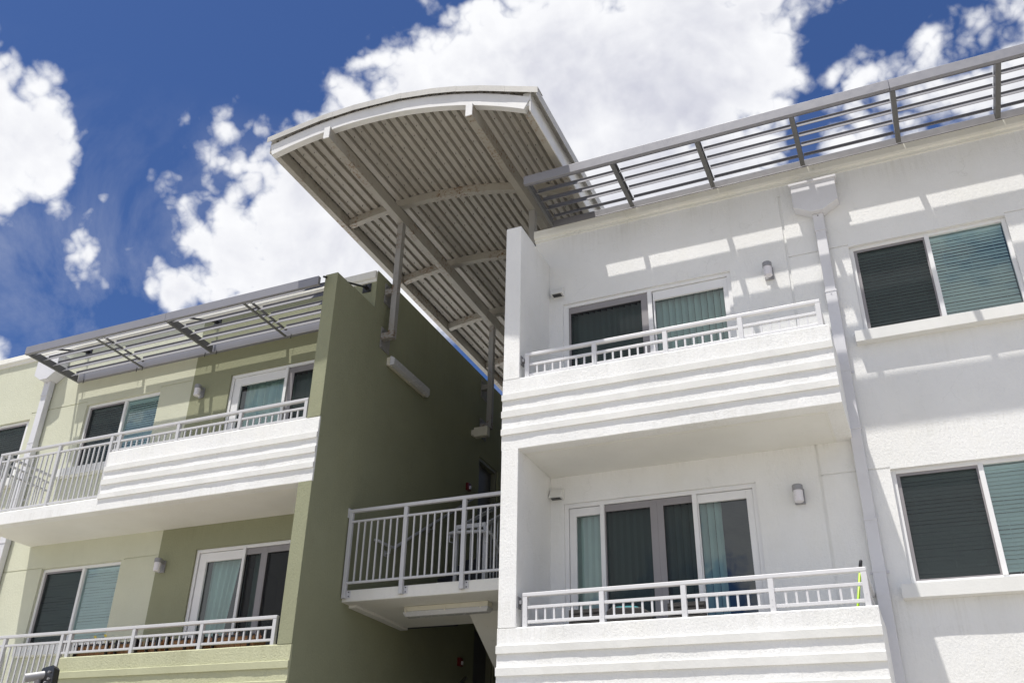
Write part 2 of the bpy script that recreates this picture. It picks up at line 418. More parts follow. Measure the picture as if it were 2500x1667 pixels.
mb.add([(XW, BY, G0), (XW, 26, G0), (XW, 26, 7.98), (XW, BY, 7.98)], [(0, 1, 2, 3)])
mb.add([(XR, BY, G0), (XR, 26, G0), (XR, 26, 7.98), (XR, BY, 7.98)], [(0, 1, 2, 3)])
mb.add([(XW, 26, G0), (XR, 26, G0), (XR, 26, 7.98), (XW, 26, 7.98)], [(0, 1, 2, 3)])
obj('side_wall', mb, 'green', W)  # unseen sides, coloured olive to darken the gap
obj('gap_light_block', MB().box(XG + .01, XW - .01, 20.2, 20.4, G0, 7.4), 'green', W)  # unseen wall, added to stop light entering the gap from behind
obj('roof', MB().box(XW + .01, XR - .01, BY + .2, 25.9, 7.55, 7.70), 'roofing', W)  # unseen slab, added to keep sunlight out of the building
mb = MB().strip(XW - .012, XR + .02, [(BY + .25, 8.0), (BY + .25, 8.058), (BY - .048, 8.050), (BY - .055, 7.955), (BY - .045, 7.925), (BY - .018, 7.915), (BY - .016, 7.875), (BY + .02, 7.87)], .08, .002, 1)
mb.box(XW - .012, XW + .2, BY + .252, 25.9, 7.99, 8.055)
obj('coping', mb, 'coping', W)
# privacy fin wall beside the balconies
def fin_outline(zt, cuts):
    p = [(BY, G0), (BY, zt), (FY, zt)]
    for a_, b_ in cuts: p += [(FY, a_), (FY + .03, a_), (FY + .03, b_), (FY, b_)]
    return p + [(FY, G0)]
obj('fin_wall', MB().prism(fin_outline(7.425, [(5.162, 4.244), (2.193, 1.274)]), XW, -4.003, 'x'), 'white', W, bevel=.006)
def balcony(bld, x0, x1, zt, zs, bands, mat, band_mat, y=FY, fin=(0, 0)):
    """ribbed balcony front; the stretch in front of the fin wall is only a thin skin"""
    p = [(y + .16, zt - .004), (y + .012, zt), (y, zt - .012)]
    z = zt - .012
    for a_, b_ in bands: p += [(y, a_ + .02), (y, b_ - .02)]
    p += [(y, zs + .006), (y + .008, zs), (y + .16, zs)]
    thin = [(min(yy, y + .029), zz) for yy, zz in p]
    pa = obj('balcony', MB().strip(x0 if fin[0] > x0 + 1 else fin[1], fin[0] if fin[0] > x0 + 1 else x1, p, .035, .0032, x0), mat, bld)
    obj('parapet', MB().strip(fin[0] + .0005, fin[1] - .0005, thin, .035, .0032, x0), mat, pa)
    for k, (a_, b_) in enumerate(bands):
        obj('molding_band', MB().strip(x0 - .003, x1 + .003 if fin[0] < x0 + 1 else x1 + .001, [(y + .01, a_ + .002), (y - .006, a_ + .008), (y - .024, a_), (y - .021, b_), (y + .01, b_ - .002)], .05, .0022, x0 + k * 3), band_mat, pa)
    return pa
# third-floor balcony of the white building
b1 = balcony(W, XW - .004, -.435, 5.166, 4.24, [(4.956, 4.880), (4.735, 4.655), (4.503, 4.428)], 'white', 'smooth', fin=(XW - .004, -4.003))
obj('slab', MB().box(-4.0, -.437, FY + .16, BY - .001, 4.243, 4.41), 'soffit', b1)
obj('side_parapet', MB().box(-.60, -.4365, FY + .161, BY - .002, 4.242, 5.16), 'white', b1)
b2 = balcony(W, XW - .004, -.418, 2.197, 1.27, [(2.008, 1.930), (1.784, 1.705), (1.555, 1.478)], 'white', 'smooth', fin=(XW - .004, -4.003))
obj('slab', MB().box(-4.0, -.42, FY + .16, BY - .001, 1.273, 1.44), 'soffit', b2)
obj('side_parapet', MB().box(-.58, -.4195, FY + .161, BY - .002, 1.272, 2.19), 'white', b2)
for b_, zz, xa, xb in ((b1, 4.243, -3.99, -.60), (b2, 1.273, -3.99, -.58)):
    obj('drip_edge', MB().box(xa, xb, FY + .20, FY + .212, zz - .004, zz - .0003).box(xb - .03, xb - .018, FY + .213, BY - .02, zz - .004, zz - .0003), 'coping', b_)
window(W, *winA, .71, sill=(-.10, .10)); window(W, *winB, .708, sill=(-.10, .10))
window(W, 5.0, 6.7, 5.54, 6.742, 5.83); window(W, 5.0, 6.7, 2.62, 3.862, 5.83)
sliding_door(W, *doorR3, [(-3.745, -2.635, 'screen', .03, .10, .09), (-2.575, -1.60, 'white', .02, .06, .13)],
             [('v', -3.75, -1.60)])
mb = MB().box(-2.64, -2.585, BY + .02, BY + .10, 4.46, 6.70).box(-3.765, -3.745, BY + .035, BY + .10, 4.46, 6.70)
obj('door_mullion', mb, 'frame', W)
sliding_door(W, *doorR2, [(-3.775, -3.375, 'white', .085, .0, .10), (-3.325, -2.685, 'screen', .012, .085, .085), (-2.685, -2.262, 'screen', .075, .0, .085), (-2.215, -1.58, 'white', .015, .075, .10)],
             [('v', -3.76, -3.38), ('v', -3.36, -2.25), ('v', -2.22, -1.98)])
mb = MB().box(-3.377, -3.325, BY + .015, BY + .10, 1.5, 3.84).box(-2.262, -2.212, BY + .015, BY + .10, 1.5, 3.84)
obj('door_mullion', mb, 'frame', W)

# ------------------------------------------------------------------ green apartment building
GR = thing('apartment_building', 'olive and pale green stucco apartment building on the left, behind the arched canopy', 'building', (-10, BY, G0))
XL = -22.0; XC = -10.27
doorL3 = (-9.48, -7.22, 4.36, 6.70); doorL2 = (-9.56, -7.25, 1.42, 3.845)
mb = MB(); wall(mb, 'y', BY, XC, XG, G0, 8.0, [(*doorL3, .18, False), (*doorL2, .18, False)])
obj('wall', mb, 'green', GR, label='olive green upper wall')
wL3 = (-12.61, -10.95, 5.50, 6.690); wL2 = (-12.68, -11.0, 2.60, 3.812)
wF3 = (-15.66, -13.98, 5.50, 6.640); wF2 = (-15.66, -13.98, 2.60, 3.80)
holes = [(*w, .18, False) for w in (wL3, wL2, wF3, wF2)]
for a, b in ((6.742, 6.760), (3.818, 3.836)):
    holes += [(-10.95, XC - .02, a, b, .012, True), (-13.98, -12.61, a, b, .012, True), (XL, -15.66, a, b, .012, True)]
mb = MB(); wall(mb, 'y', BY + .0, XL, XC, G0, 8.0, holes)
obj('wall', mb, 'cream', GR, label='pale cream green wall')
dh = [(14.36, 15.19, 4.41, 6.44, .16, False), (14.40, 15.20, 1.45, 3.47, .16, False)]
mb = MB(); wall(mb, 'x', XG, BY, 26, G0, 8.075, dh)
obj('side_wall', mb, 'green', GR)
mb = MB()
mb.add([(XL, BY, G0), (XL, 26, G0), (XL, 26, 8.0), (XL, BY, 8.0)], [(0, 1, 2, 3)]).add([(XL, 26, G0), (XG, 26, G0), (XG, 26, 8.0), (XL, 26, 8.0)], [(0, 1, 2, 3)])
mb.add([(XG - .2, BY + .25, 8.075), (XG, BY + .25, 8.075), (XG, 26, 8.075), (XG - .2, 26, 8.075)], [(0, 1, 2, 3)])
obj('rear_wall', mb, 'cream', GR)
obj('roof', MB().box(XL + .01, XG - .02, BY + .2, 25.9, 7.5, 7.66), 'roofing', GR)  # out of view, added so the sun does not shine inside
mb = MB().strip(XL, XG - .004, [(BY + .25, 8.0), (BY + .25, 8.055), (BY - .052, 8.042), (BY - .056, 7.94), (BY - .048, 7.92), (BY - .02, 7.905), (BY - .018, 7.865), (BY + .02, 7.86)], .08, .002, 2)
obj('coping', mb, 'coping', GR)
obj('fin_wall', MB().prism(fin_outline(7.403, [(5.121, 4.212), (2.168, 1.244)]), -7.09, XG + .004, 'x'), 'green', GR, bevel=.006)
b3 = balcony(GR, -10.62, XG + .001, 5.125, 4.208, [(4.885, 4.810), (4.680, 4.600), (4.460, 4.388)], 'white', 'smooth', fin=(-7.09, XG + .001))
obj('slab', MB().box(-13.08, -7.09, FY + .162, BY - .002, 4.21, 4.40), 'soffit', b3)
obj('slab_edge', MB().strip(-13.08, -10.622, [(FY + .16, 4.412), (FY + .01, 4.412), (FY, 4.40), (FY, 4.212), (FY + .008, 4.208), (FY + .16, 4.208)], .04, .002, 5), 'white', b3)
b4 = balcony(GR, -10.63, XG + .001, 2.172, 1.24, [(1.975, 1.895), (1.75, 1.67), (1.53, 1.455)], 'light_green', 'light_smooth', fin=(-7.09, XG + .001))
obj('slab', MB().box(-13.08, -7.09, FY + .162, BY - .002, 1.243, 1.42), 'soffit', b4)
obj('slab_edge', MB().strip(-13.08, -10.632, [(FY + .16, 1.432), (FY + .01, 1.432), (FY, 1.42), (FY, 1.244), (FY + .008, 1.24), (FY + .16, 1.24)], .04, .002, 6), 'light_green', b4)
window(GR, *wL3, -11.755, sill=(-.28, .15)); window(GR, *wL2, -11.82, sill=(-.05, .15), gap=.0)
window(GR, *wF3, -14.075); window(GR, *wF2, -14.075)
sliding_door(GR, *doorL3, [(-9.425, -8.415, 'white', .13, .0, .14), (-8.36, -7.27, 'screen', .10, .04, .10)], [('c', -9.3, -7.4)])
obj('door_mullion', MB().box(-8.415, -8.365, BY + .015, BY + .10, 4.42, 6.65), 'frame', GR)
sliding_door(GR, *doorL2, [(-9.50, -8.70, 'white', .13, .0, .13), (-8.65, -8.30, 'screen', .0, .09, .09), (-8.30, -7.30, 'screen', .02, .04, .09)], [('c', -9.38, -8.85, -9.12), ('c', -8.62, -8.42)])
obj('door_mullion', MB().box(-8.70, -8.655, BY + .015, BY + .10, 1.48, 3.80), 'frame', GR)
# doors off the stair on the gap side
for (ya, yb, za, zb, *_), lab in zip(dh, ('upper dark door onto the stair', 'lower dark door onto the stair')):
    fr = MB().box(XG - .12, XG - .02, ya, ya + .06, za, zb).box(XG - .12, XG - .02, yb - .06, yb, za, zb).box(XG - .12, XG - .02, ya + .06, yb - .06, zb - .06, zb)
    d = obj('door', fr, 'door_frame', GR, label=lab)
    obj('leaf', MB().box(XG - .155, XG - .115, ya + .02, yb - .02, za, zb - .02), 'door', d)

# ------------------------------------------------------------------ railings
def railing(name, label, mat, posts, x0, x1, ztop, zmid, zlow, zpost, gap_posts, pick=.111, pw=.052, y=9.45, posth=.0, group='balcony railings of the two buildings', tall=None, top_h=.042, brackets=()):
    t = thing(name, label, 'railing', ((x0 + x1) / 2, y, zlow - .04), group)
    obj('top_rail', MB().box(x0, x1, y - .026, y + .026, ztop - top_h, ztop), mat, t, bevel=.006)
    return t
def pickets(t, mat, xs, z0, z1, y, w=.02):
    if not xs: return
    x = xs[0]
    o = obj('baluster', MB().box(x - w / 2, x + w / 2, y - w / 2, y + w / 2, z0, z1), mat, t)
    repeat(o, [(xx - x, 0, 0) for xx in xs[1:]])
def even(xa, xb, n): return [xa + (xb - xa) * (k + 1) / (n + 1) for k in range(n)]

def short_rail(label, mat, posts, zt, zm, zl, zp, y=9.45, pw=.052, n=7, ends=None, group='railings along the balcony fronts'):
    x0, x1 = posts[0], posts[-1] + pw
    t = thing('balcony_railing', label, 'railing', ((x0 + x1) / 2, y, zp), group)
    obj('top_rail', MB().box(x0 - .003, x1 + .003, y - .027, y + .027, zt - .042, zt), mat, t, bevel=.006)
    obj('mid_rail', MB().box(x0 + pw, x1 - pw, y - .016, y + .016, zm - .032, zm), mat, t, bevel=.003)
    obj('bottom_rail', MB().box(x0 + pw, x1 - pw, y - .016, y + .016, zl - .032, zl), mat, t, bevel=.003)
    xs = []
    for i, p in enumerate(posts):
        m_ = MB().box(p, p + pw, y - .025, y + .025, zp - .004, zt - .042)
        for zz in (zl - .016, zl + .045):
            m_.box(p + pw / 2 - .004, p + pw / 2 + .004, y - .0275, y - .025, zz - .004, zz + .004)
        obj('post', m_, mat, t, bevel=.004)
        if i + 1 < len(posts): xs += even(p + pw, posts[i + 1], n if posts[i + 1] - p > .5 else 1)
    pickets(t, mat, xs, zl, zm - .032, y)
    return t
PR3 = [-3.940, -3.085, -2.231, -1.379, -.545]
r1 = short_rail('low white railing on the upper ribbed balcony of the white building', 'rail_white', PR3, 5.50, 5.357, 5.215, 5.162)
mb = MB().box(-.545, -.50, 9.478, 10.44, 5.46, 5.50).box(-.54, -.51, 9.478, 10.44, 5.325, 5.355).box(-.54, -.51, 9.478, 10.44, 5.185, 5.215)
for k in range(8): mb.box(-.535, -.517, 9.56 + k * .11, 9.578 + k * .11, 5.215, 5.325)
obj('side_return', mb, 'rail_white', r1)
obj('wall_bracket', MB().box(-4.0, -3.955, 9.44, 9.50, 5.40, 5.44).box(-4.002, -3.99, 9.42, 9.52, 5.36, 5.48), 'grey', r1)
PR2 = [-3.938, -3.080, -2.225, -1.372, -.525]
r2 = short_rail('low white railing on the balcony with dark wicker furniture', 'rail_white', PR2, 2.562, 2.423, 2.270, 2.194)
mb = MB().box(-.52, -.475, 9.478, 10.44, 2.522, 2.562).box(-.515, -.485, 9.478, 10.44, 2.39, 2.42).box(-.515, -.485, 9.478, 10.44, 2.24, 2.27)
for k in range(8): mb.box(-.51, -.492, 9.56 + k * .11, 9.578 + k * .11, 2.27, 2.39)
obj('side_return', mb, 'rail_white', r2)
obj('wall_bracket', MB().box(-4.0, -3.955, 9.44, 9.50, 2.45, 2.49).box(-4.002, -3.99, 9.42, 9.52, 2.41, 2.53), 'grey', r2)

def green_rail(label, mat, zt, zm, zl, zp, zfloor, PT, PS, ret=True):
    y = 9.45; pw = .052
    x0 = PT[0]; x1 = PS[-1] + pw
    t = thing('balcony_railing', label, 'railing', (-10.6, y, zfloor), 'railings along the balcony fronts')
    obj('top_rail', MB().box(x0 - .003, x1 + .003, y - .027, y + .027, zt - .042, zt), mat, t, bevel=.006)
    obj('mid_rail', MB().box(x0 + pw, x1 - pw, y - .016, y + .016, zm - .030, zm), mat, t, bevel=.003)
    obj('bottom_rail', MB().box(PS[0] - .09, x1 - pw, y - .016, y + .016, zl - .030, zl), mat, t, bevel=.003)
    obj('bottom_rail', MB().box(x0 + pw, PS[0] - .115, y - .016, y + .016, zfloor + .03, zfloor + .062), mat, t, bevel=.003)
    for p in PT: obj('post', MB().box(p, p + pw, y - .025, y + .025, zfloor - .02, zt - .042), mat, t, bevel=.004)
    for p in PS: obj('post', MB().box(p, p + pw, y - .025, y + .025, zp - .004, zt - .042), mat, t, bevel=.004)
    xs = []
    for a, b in zip(PT[:-1], PT[1:]): xs += even(a + pw, b, 9 if b - a > .5 else 1)
    pickets(t, mat, xs, zfloor + .062, zm - .03, y)
    xs = even(PT[-1] + pw, PS[0], 1)
    for a, b in zip(PS[:-1], PS[1:]): xs += even(a + pw, b, 9)
    pickets(t, mat, xs, zl, zm - .03, y)
    if ret:
        xr = x0 + .012
        m_ = MB().box(xr, xr + .04, y + .03, 10.44, zt - .042, zt).box(xr + .005, xr + .035, y + .03, 10.44, zm - .03, zm).box(xr + .005, xr + .035, y + .03, 10.44, zl - .03, zl)
        m_.box(xr + .005, xr + .035, y + .03, 10.44, zfloor + .03, zfloor + .06)
        for k in range(8): m_.box(xr + .011, xr + .029, 9.56 + k * .11, 9.578 + k * .11, zfloor + .06, zm - .03)
        obj('side_return', m_, mat, t)
    return t
green_rail('long grey railing on the upper balcony of the green building, tall at its left end', 'rail', 5.445, 5.318, 5.175, 5.122, 4.412,
           [-13.05, -12.868, -11.768, -10.688], [-10.527, -9.405, -8.290, -7.180])
green_rail('long grey railing on the lower green balcony, in front of the wooden planters', 'rail', 2.527, 2.400, 2.253, 2.169, 1.432,
           [-13.05, -12.868, -11.845, -10.735], [-10.585, -9.455, -8.335, -7.215])

# ------------------------------------------------------------------ sunshades
def louver_prof(y, z):   # hollow-faced blade: low front nose, raised back, small overhanging lip
    o = [(0, 0), (.055, .058), (.088, .100), (.096, .118), (.080, .130)]
    t = [(.082, .134), (.101, .119), (.093, .098), (.060, .054), (.004, -.004)]
    return [(y + a, z + b) for a, b in o + t]
def sunshade(label, xs, fin_kinds, y0, z0, yi, zi, xend, ylouv, zl, colr, seam, fh=.14):
    t = thing('sunshade', label, 'sunshade', ((xs[0] + xend) / 2, yi, zi), 'louvred sunshades at the roof edges')
    fa = MB(); prev = xs[0] - .02
    for s_ in seam + [xend]:
        fa.box(prev, s_ - .002, y0, y0 + .058, z0, z0 + fh); prev = s_ + .002
    obj('fascia', fa, 'alu', t, bevel=.003)
    obj('inner_beam', MB().box(xs[0], xend, yi, yi + .028, zi, zi + (.16 if zi < 7.5 else .115)).box(xs[0], xend, yi - (.03 if zi < 7.5 else .004), yi, zi, zi + .012), 'alu', t, bevel=.002)
    fy0, fy1 = y0 + .061, yi - .031
    first = None
    for x, k in zip(xs, fin_kinds):
        f = MB(); s0, s1 = z0, zi
        if k == 'plate':
            f.add([(x, fy0, s0), (x + .035, fy0, s0), (x + .035, fy1, s1), (x, fy1, s1), (x, fy0, s0 + .125), (x + .035, fy0, s0 + .125), (x + .035, fy1, s1 + .125), (x, fy1, s1 + .125)],
                  [(0, 3, 2, 1), (4, 5, 6, 7), (0, 1, 5, 4), (1, 2, 6, 5), (2, 3, 7, 6), (3, 0, 4, 7)])
        elif k == 'bars':
            f.beam((x, fy0, s0 + .008), (x, fy1, s1 + .008), .04, .016)
            f.beam((x, fy0, s0 + .118), (x, fy1, s1 + .118), .04, .016)
        elif k == 'channel':
            f.beam((x + .028, fy0, s0 + .006), (x + .028, fy1, s1 + .006), .056, .012)
            f.beam((x + .006, fy0, s0 + .06), (x + .006, fy1, s1 + .06), .012, .096)
            f.beam((x + .028, fy0, s0 + .112), (x + .028, fy1, s1 + .112), .056, .012)
        obj('fin', f, 'alu_dark', t)
    bounds = list(zip(xs, xs[1:] + [xend]))
    for a, b in bounds:
        if b - a < .2: continue
        base = None
        for k_, y in enumerate(ylouv):
            zz = zl
            if k_ == 4 and zi > 7.5:      # last blade widened to steer the sunlit rows and shade the coping
                pr = [(y + (yy - y) * 1.45, z_) for yy, z_ in louver_prof(y, zz)]
                obj('louver', MB().prism(pr, a + .06, b - .004, 'x'), 'louver', t); continue
            if base is None:
                base = obj('louver', MB().prism(louver_prof(y, zz), a + .06, b - .004, 'x'), 'louver', t)
                b0 = (y, zz)
            else: repeat(base, [(0, y - b0[0], zz - b0[1])])
    return t
XS = [-12.98, -11.435, -9.965, -8.465]
sL = sunshade('lower grey louvred sunshade fixed to the green building, between its coping and upper windows', XS, ['plate', 'bars', 'plate', 'bars'], 9.265, 7.175, 10.42, 7.175, -7.105,
              [9.38 + .208 * k for k in range(5)], 7.195, 'alu', [-9.95])
obj('hanger_rod', MB(), 'black', sL) if False else None
for i, x in enumerate((-12.90, -9.975, -7.05)):
    xx = x - .0
    rod = MB().tube([(xx, BY - .05, 7.775), (xx - .02, 9.335, 7.33)], .017, 8)
    rod.box(xx - .075, xx + .075, BY - .012, BY - .001, 7.70, 7.85)
    for dx in (-.05, .05):
        for dz in (.03, .12): rod.box(xx + dx - .01, xx + dx + .01, BY - .022, BY - .012, 7.70 + dz - .01, 7.70 + dz + .01)
    rod.box(xx - .02, xx + .02, BY - .075, BY - .012, 7.75, 7.80)
    obj('hanger_rod', rod, 'black', sL)
XSR = [-3.95, -2.77, -1.655, -.50, .645, 1.745, 2.86, 3.97]
sR = sunshade('higher grey louvred sunshade standing on the roof edge of the white building', XSR, ['plate', 'channel', 'channel', 'channel', 'channel', 'channel', 'channel', 'channel'], 9.375, 8.09, 10.403, 8.054, 5.1,
              [9.43, 9.625, 9.82, 10.018, 10.21], 8.085, 'alu', [-.5 + 1.145, 3.97], fh=.135)
# small bolts under the inner beams
for (t_, xs_, y_, z_) in ((sL, (-12.78, -11.55, -11.42, -10.07, -9.83, -8.35), 10.385, 7.175),):
    m_ = MB()
    for x in xs_: m_.tube([(x, y_, z_ + .02), (x, y_, z_ - .06)], .006, 6)
    obj('bolt', m_, 'black', t_)

# ------------------------------------------------------------------ downspouts
def downspout(label, xc, yw, ztop, joints, wpipe, proj, boxw, depth):
    t = thing('downspout', label, 'downspout', (xc, yw, G0), 'roof downspouts')
    hw = boxw / 2; y0 = yw - depth
    poly = [(xc - hw, ztop), (xc - hw, ztop - .34), (xc - wpipe * .62, ztop - .455), (xc + wpipe * .62, ztop - .455), (xc + hw, ztop - .34), (xc + hw, ztop)]
    hd = obj('collector_box', MB().prism(poly, y0, yw - .002, 'y'), 'pipe', t, bevel=.004)
    obj('lip', MB().box(xc - hw - .02, xc + hw + .02, y0 - .016, yw - .002, ztop - .01, ztop + .022), 'pipe', hd)
    z = ztop - .456; yo = yw - proj
    zz = [z] + joints + [G0]
    grow = 0
    for i in range(len(zz) - 1):
        grow = .004 if i % 2 == 0 else 0
        m_ = MB().box(xc - wpipe / 2 - grow, xc + wpipe / 2 + grow, yo - grow, yw - .02, zz[i + 1] + .0012, zz[i])
        obj('pipe', m_, 'pipe', t, bevel=.006)
        m2 = MB()
        if i: 
            m2.box(xc - wpipe / 2 - .007, xc + wpipe / 2 + .007, yo - .008, yw - .019, zz[i] - .012, zz[i] + .010)
            m2.box(xc - .006, xc + .006, yo - .012, yo - .008, zz[i] - .04, zz[i] - .028)
            obj('joint', m2, 'pipe', t)
    for zs_ in (5.05, 2.75):
        obj('strap', MB().box(xc - wpipe / 2 - .035, xc + wpipe / 2 + .035, yw - .008, yw - .001, zs_, zs_ + .03).box(xc - wpipe / 2 - .0065, xc + wpipe / 2 + .0065, yo - .0075, yw - .0085, zs_, zs_ + .03), 'pipe', t)
    obj('screw', MB().box(xc - .006, xc + .006, yo - .008, yo - .004, z - .04, z - .028), 'black', t)
    return t
downspout('white downspout with a flared collector box left of the big windows of the white building', -.398, BY, 7.72, [7.02, 6.13, 4.35, 3.31], .118, .085, .53, .16)
downspout('white downspout with a flared collector box on the pale far left wall', -13.62, BY, 7.72, [7.0, 6.08, 4.3, 3.2], .14, .13, .52, .24)

# ------------------------------------------------------------------ wall lamps
def wall_lamp(label, x, z, src=None):
    t = thing('wall_lamp', label, 'lamp', (x, BY, z), 'cylinder wall lamps beside the balcony doors')
    yc = BY - .115
    obj('mount', MB().box(x - .055, x + .055, BY - .022, BY - .001, z - .09, z + .085).box(x + .0, x + .048, BY - .09, BY - .02, z + .03, z + .085), 'grey', t, bevel=.006)
    obj('cap', MB().tube([(x, yc, z + .035), (x, yc, z + .092), (x, yc, z + .10)], [.057, .057, .048], 24), 'grey', t, smooth=False)
    obj('shade', MB().tube([(x, yc, z - .095), (x, yc, z - .085), (x, yc, z + .034)], [.041, .050, .050], 24), 'lamp_glass', t)
    return t
wall_lamp('small cylinder lamp on the white wall right of the upper balcony door', -1.075, 6.58)
wall_lamp('small cylinder lamp on the white wall right of the lower balcony door', -1.074, 3.66)
wall_lamp('small cylinder lamp on the green wall above the white ribbed balcony front', -10.03, 6.47)
wall_lamp('small cylinder lamp on the green wall above the wooden planters', -10.14, 3.635)

# ------------------------------------------------------------------ dryer vents
def vent(label, x, z):
    t = thing('vent_hood', label, 'vent', (x, BY, z), 'small white vent hoods')
    m_ = MB().prism([(BY - .002, z + .075), (BY - .05, z + .07), (BY - .12, z - .05), (BY - .002, z - .055)], x - .085, x + .085, 'x')
    obj('hood', m_, 'smooth', t, bevel=.005)
    obj('slot_shade', MB().box(x - .06, x + .06, BY - .105, BY - .03, z - .06, z - .0555), 'black', t)  # black plate paints in the dark of the hood's open slot
vent('white vent hood high on the left of the upper door of the white building', -3.87, 6.93)
vent('white vent hood under the soffit in the corner of the lower white balcony', -3.905, 4.00)

# ------------------------------------------------------------------ arched canopy
CX, CZ = -6.41, 3.385
def arc(r, x): return CZ + math.sqrt(r * r - (x - CX) ** 2)
def arch_bar(mb, r0, r1, xa, xb, y0, y1, n=44):
    a0 = math.asin((xa - CX) / ((r0 + r1) / 2)); a1 = math.asin((xb - CX) / ((r0 + r1) / 2))
    vs = []; fs = []
    for i in range(n + 1):
        a = a0 + (a1 - a0) * i / n; s_, c_ = math.sin(a), math.cos(a)
        for r, y in ((r0, y0), (r1, y0), (r1, y1), (r0, y1)): vs.append((CX + r * s_, y, CZ + r * c_))
    for i in range(n):
        for k in range(4):
            k2 = (k + 1) % 4; fs.append((i * 4 + k, i * 4 + k2, i * 4 + 4 + k2, i * 4 + 4 + k))
    fs += [(3, 2, 1, 0), (n * 4, n * 4 + 1, n * 4 + 2, n * 4 + 3)]
    return mb.add(vs, fs)
CN = thing('canopy', 'arched corrugated metal canopy roofing the gap between the two buildings', 'canopy', (-5.6, 14, 6.9))
YE = 19.6
obj('front_arch', arch_bar(MB(), 5.88, 6.075, -7.70, -3.555, 8.48, 8.58), 'canopy_white', CN)
rib_y = [10.56, 12.44, 14.28, 16.08, 17.88]
for y in rib_y: obj('arch_rib', arch_bar(MB(), 5.945, 6.082, -7.63, -3.60, y, y + .10), 'steel', CN)
obj('side_beam', MB().box(-7.725, -7.632, 8.481, YE, 9.175, 9.375), 'steel', CN)
obj('side_beam', MB().box(-3.605, -3.52, 8.581, YE, 8.49, 8.70), 'steel', CN)
obj('side_fascia', MB().box(-3.519, -3.505, 8.475, YE, 8.488, 8.86), 'canopy_white', CN)
obj('side_fascia', MB().prism([(-3.62, 8.60), (-3.5195, 8.60), (-3.5195, 8.83), (-3.62, 8.83)], 8.50, 8.57, 'y'), 'canopy_white', CN)
obj('long_beam', MB().box(-6.73, -6.635, 8.45, YE, 9.085, 9.285), 'steel', CN)
obj('beam_end', MB().box(-6.731, -6.634, 8.435, 8.449, 9.084, 9.284), 'canopy_white', CN)
obj('long_beam', MB().box(-4.425, -4.33, 8.45, YE, 8.685, 8.89), 'steel', CN)
obj('beam_end', MB().box(-4.426, -4.329, 8.435, 8.449, 8.684, 8.889), 'canopy_white', CN)
# corrugated deck
def deck():
    prof = []; s_ = 0; tot = 6.1 * (math.asin((-3.60 - CX) / 6.1) - math.asin((-7.74 - CX) / 6.1)); a0 = math.asin((-7.74 - CX) / 6.1)
    while s_ < tot:
        for ds, r in ((0, 6.085), (.086, 6.085), (.098, 6.142), (.133, 6.142)): prof.append((s_ + ds, r))
        s_ += .1455
    lo = []; hi = []
    for d, r in prof:
        a = a0 + d / 6.1
        lo.append((CX + r * math.sin(a), CZ + r * math.cos(a))); hi.append((CX + (r + .004) * math.sin(a), CZ + (r + .004) * math.cos(a)))
    mb = MB(); n = len(lo)
    vs = [(x, 8.50, z) for x, z in lo] + [(x, YE, z) for x, z in lo] + [(x, 8.50, z) for x, z in hi] + [(x, YE, z) for x, z in hi]
    fs = []
    for i in range(n - 1): fs += [(i, i + 1, n + i + 1, n + i), (2 * n + i, 3 * n + i, 3 * n + i + 1, 2 * n + i + 1)]
    for a, b in ((0, 2 * n), (n, 3 * n)):
        for i in range(n - 1): fs.append((a + i, b + i, b + i + 1, a + i + 1))
    mb.add(vs, fs); return mb
obj('corrugated_deck', deck(), 'deck', CN)
# screws poking through the deck
m_ = MB()
a0 = math.asin((-7.74 - CX) / 6.1)
for k in range(0, 30):
    if k % 3 == 1 and k > 1: continue
    y = 8.85 + random.uniform(0, .2)
    while y < 17.5:
        a = a0 + (k * .1455 + .035 + random.uniform(-.006, .01)) / 6.1
        x = CX + 6.085 * math.sin(a); z = CZ + 6.085 * math.cos(a)
        if not any(ry - .02 < y < ry + .12 for ry in rib_y) and not (-6.75 < x < -6.61) and not (-4.45 < x < -4.31):
            tl = (random.uniform(-.008, .008), random.uniform(-.008, .008))
            m_.tube([(x, y, z + .004), (x + tl[0], y + tl[1], z - .026 - random.uniform(0, .01))], .0036, 5)
        y += .305 + random.uniform(-.05, .05)
y = 8.75
while y < 17.5:
    m_.tube([(-7.622, y, 9.395), (-7.615, y, 9.36)], .005, 5); y += .16
so = obj('screw', m_, 'black', CN); so['kind'] = 'stuff'
# lapped flashing along the front edge
cap = MB(); xs = [-7.775, -7.235, -6.70, -6.62, -6.13, -5.60, -5.07, -4.62, -4.22, -3.90, -3.392]
nodes = [-7.775, -6.86, -6.66, -6.28, -5.50, -5.02, -4.62, -4.24, -3.89, -3.392]
def capz(x): return 9.09 + .0 + (arc(6.17, x) - arc(6.17, CX)) + .462
for i, (a, b) in enumerate(zip(nodes[:-1], nodes[1:])):
    off = .0025 * (i % 2); za, zb = arc(6.175, a) + max(0, -6.6 - a) * .045, arc(6.175, b) + max(0, -6.6 - b) * .045
    if i == len(nodes) - 2: zb = za + (arc(6.175, a) - arc(6.175, nodes[-3])) / (a - nodes[-3]) * (b - a) * .98
    bb = b + (.03 if i < len(nodes) - 2 else 0); zbb = zb + (zb - za) / (b - a) * (bb - b)
    y0 = 8.435 - off
    vs = []
    for (x, z) in ((a, za), (bb, zbb)):
        for yy, dz in ((y0, -.098), (y0, 0), (8.62, .004), (8.62, -.006), (y0 + .004, -.010), (y0 + .004, -.098)): vs.append((x, yy, z + dz))
    fs = [(k, (k + 1) % 6, 6 + (k + 1) % 6, 6 + k) for k in range(6)] + [tuple(range(6)), tuple(range(11, 5, -1))]
    cap.add(vs, fs)
obj('front_flashing', cap, 'canopy_cap', CN)
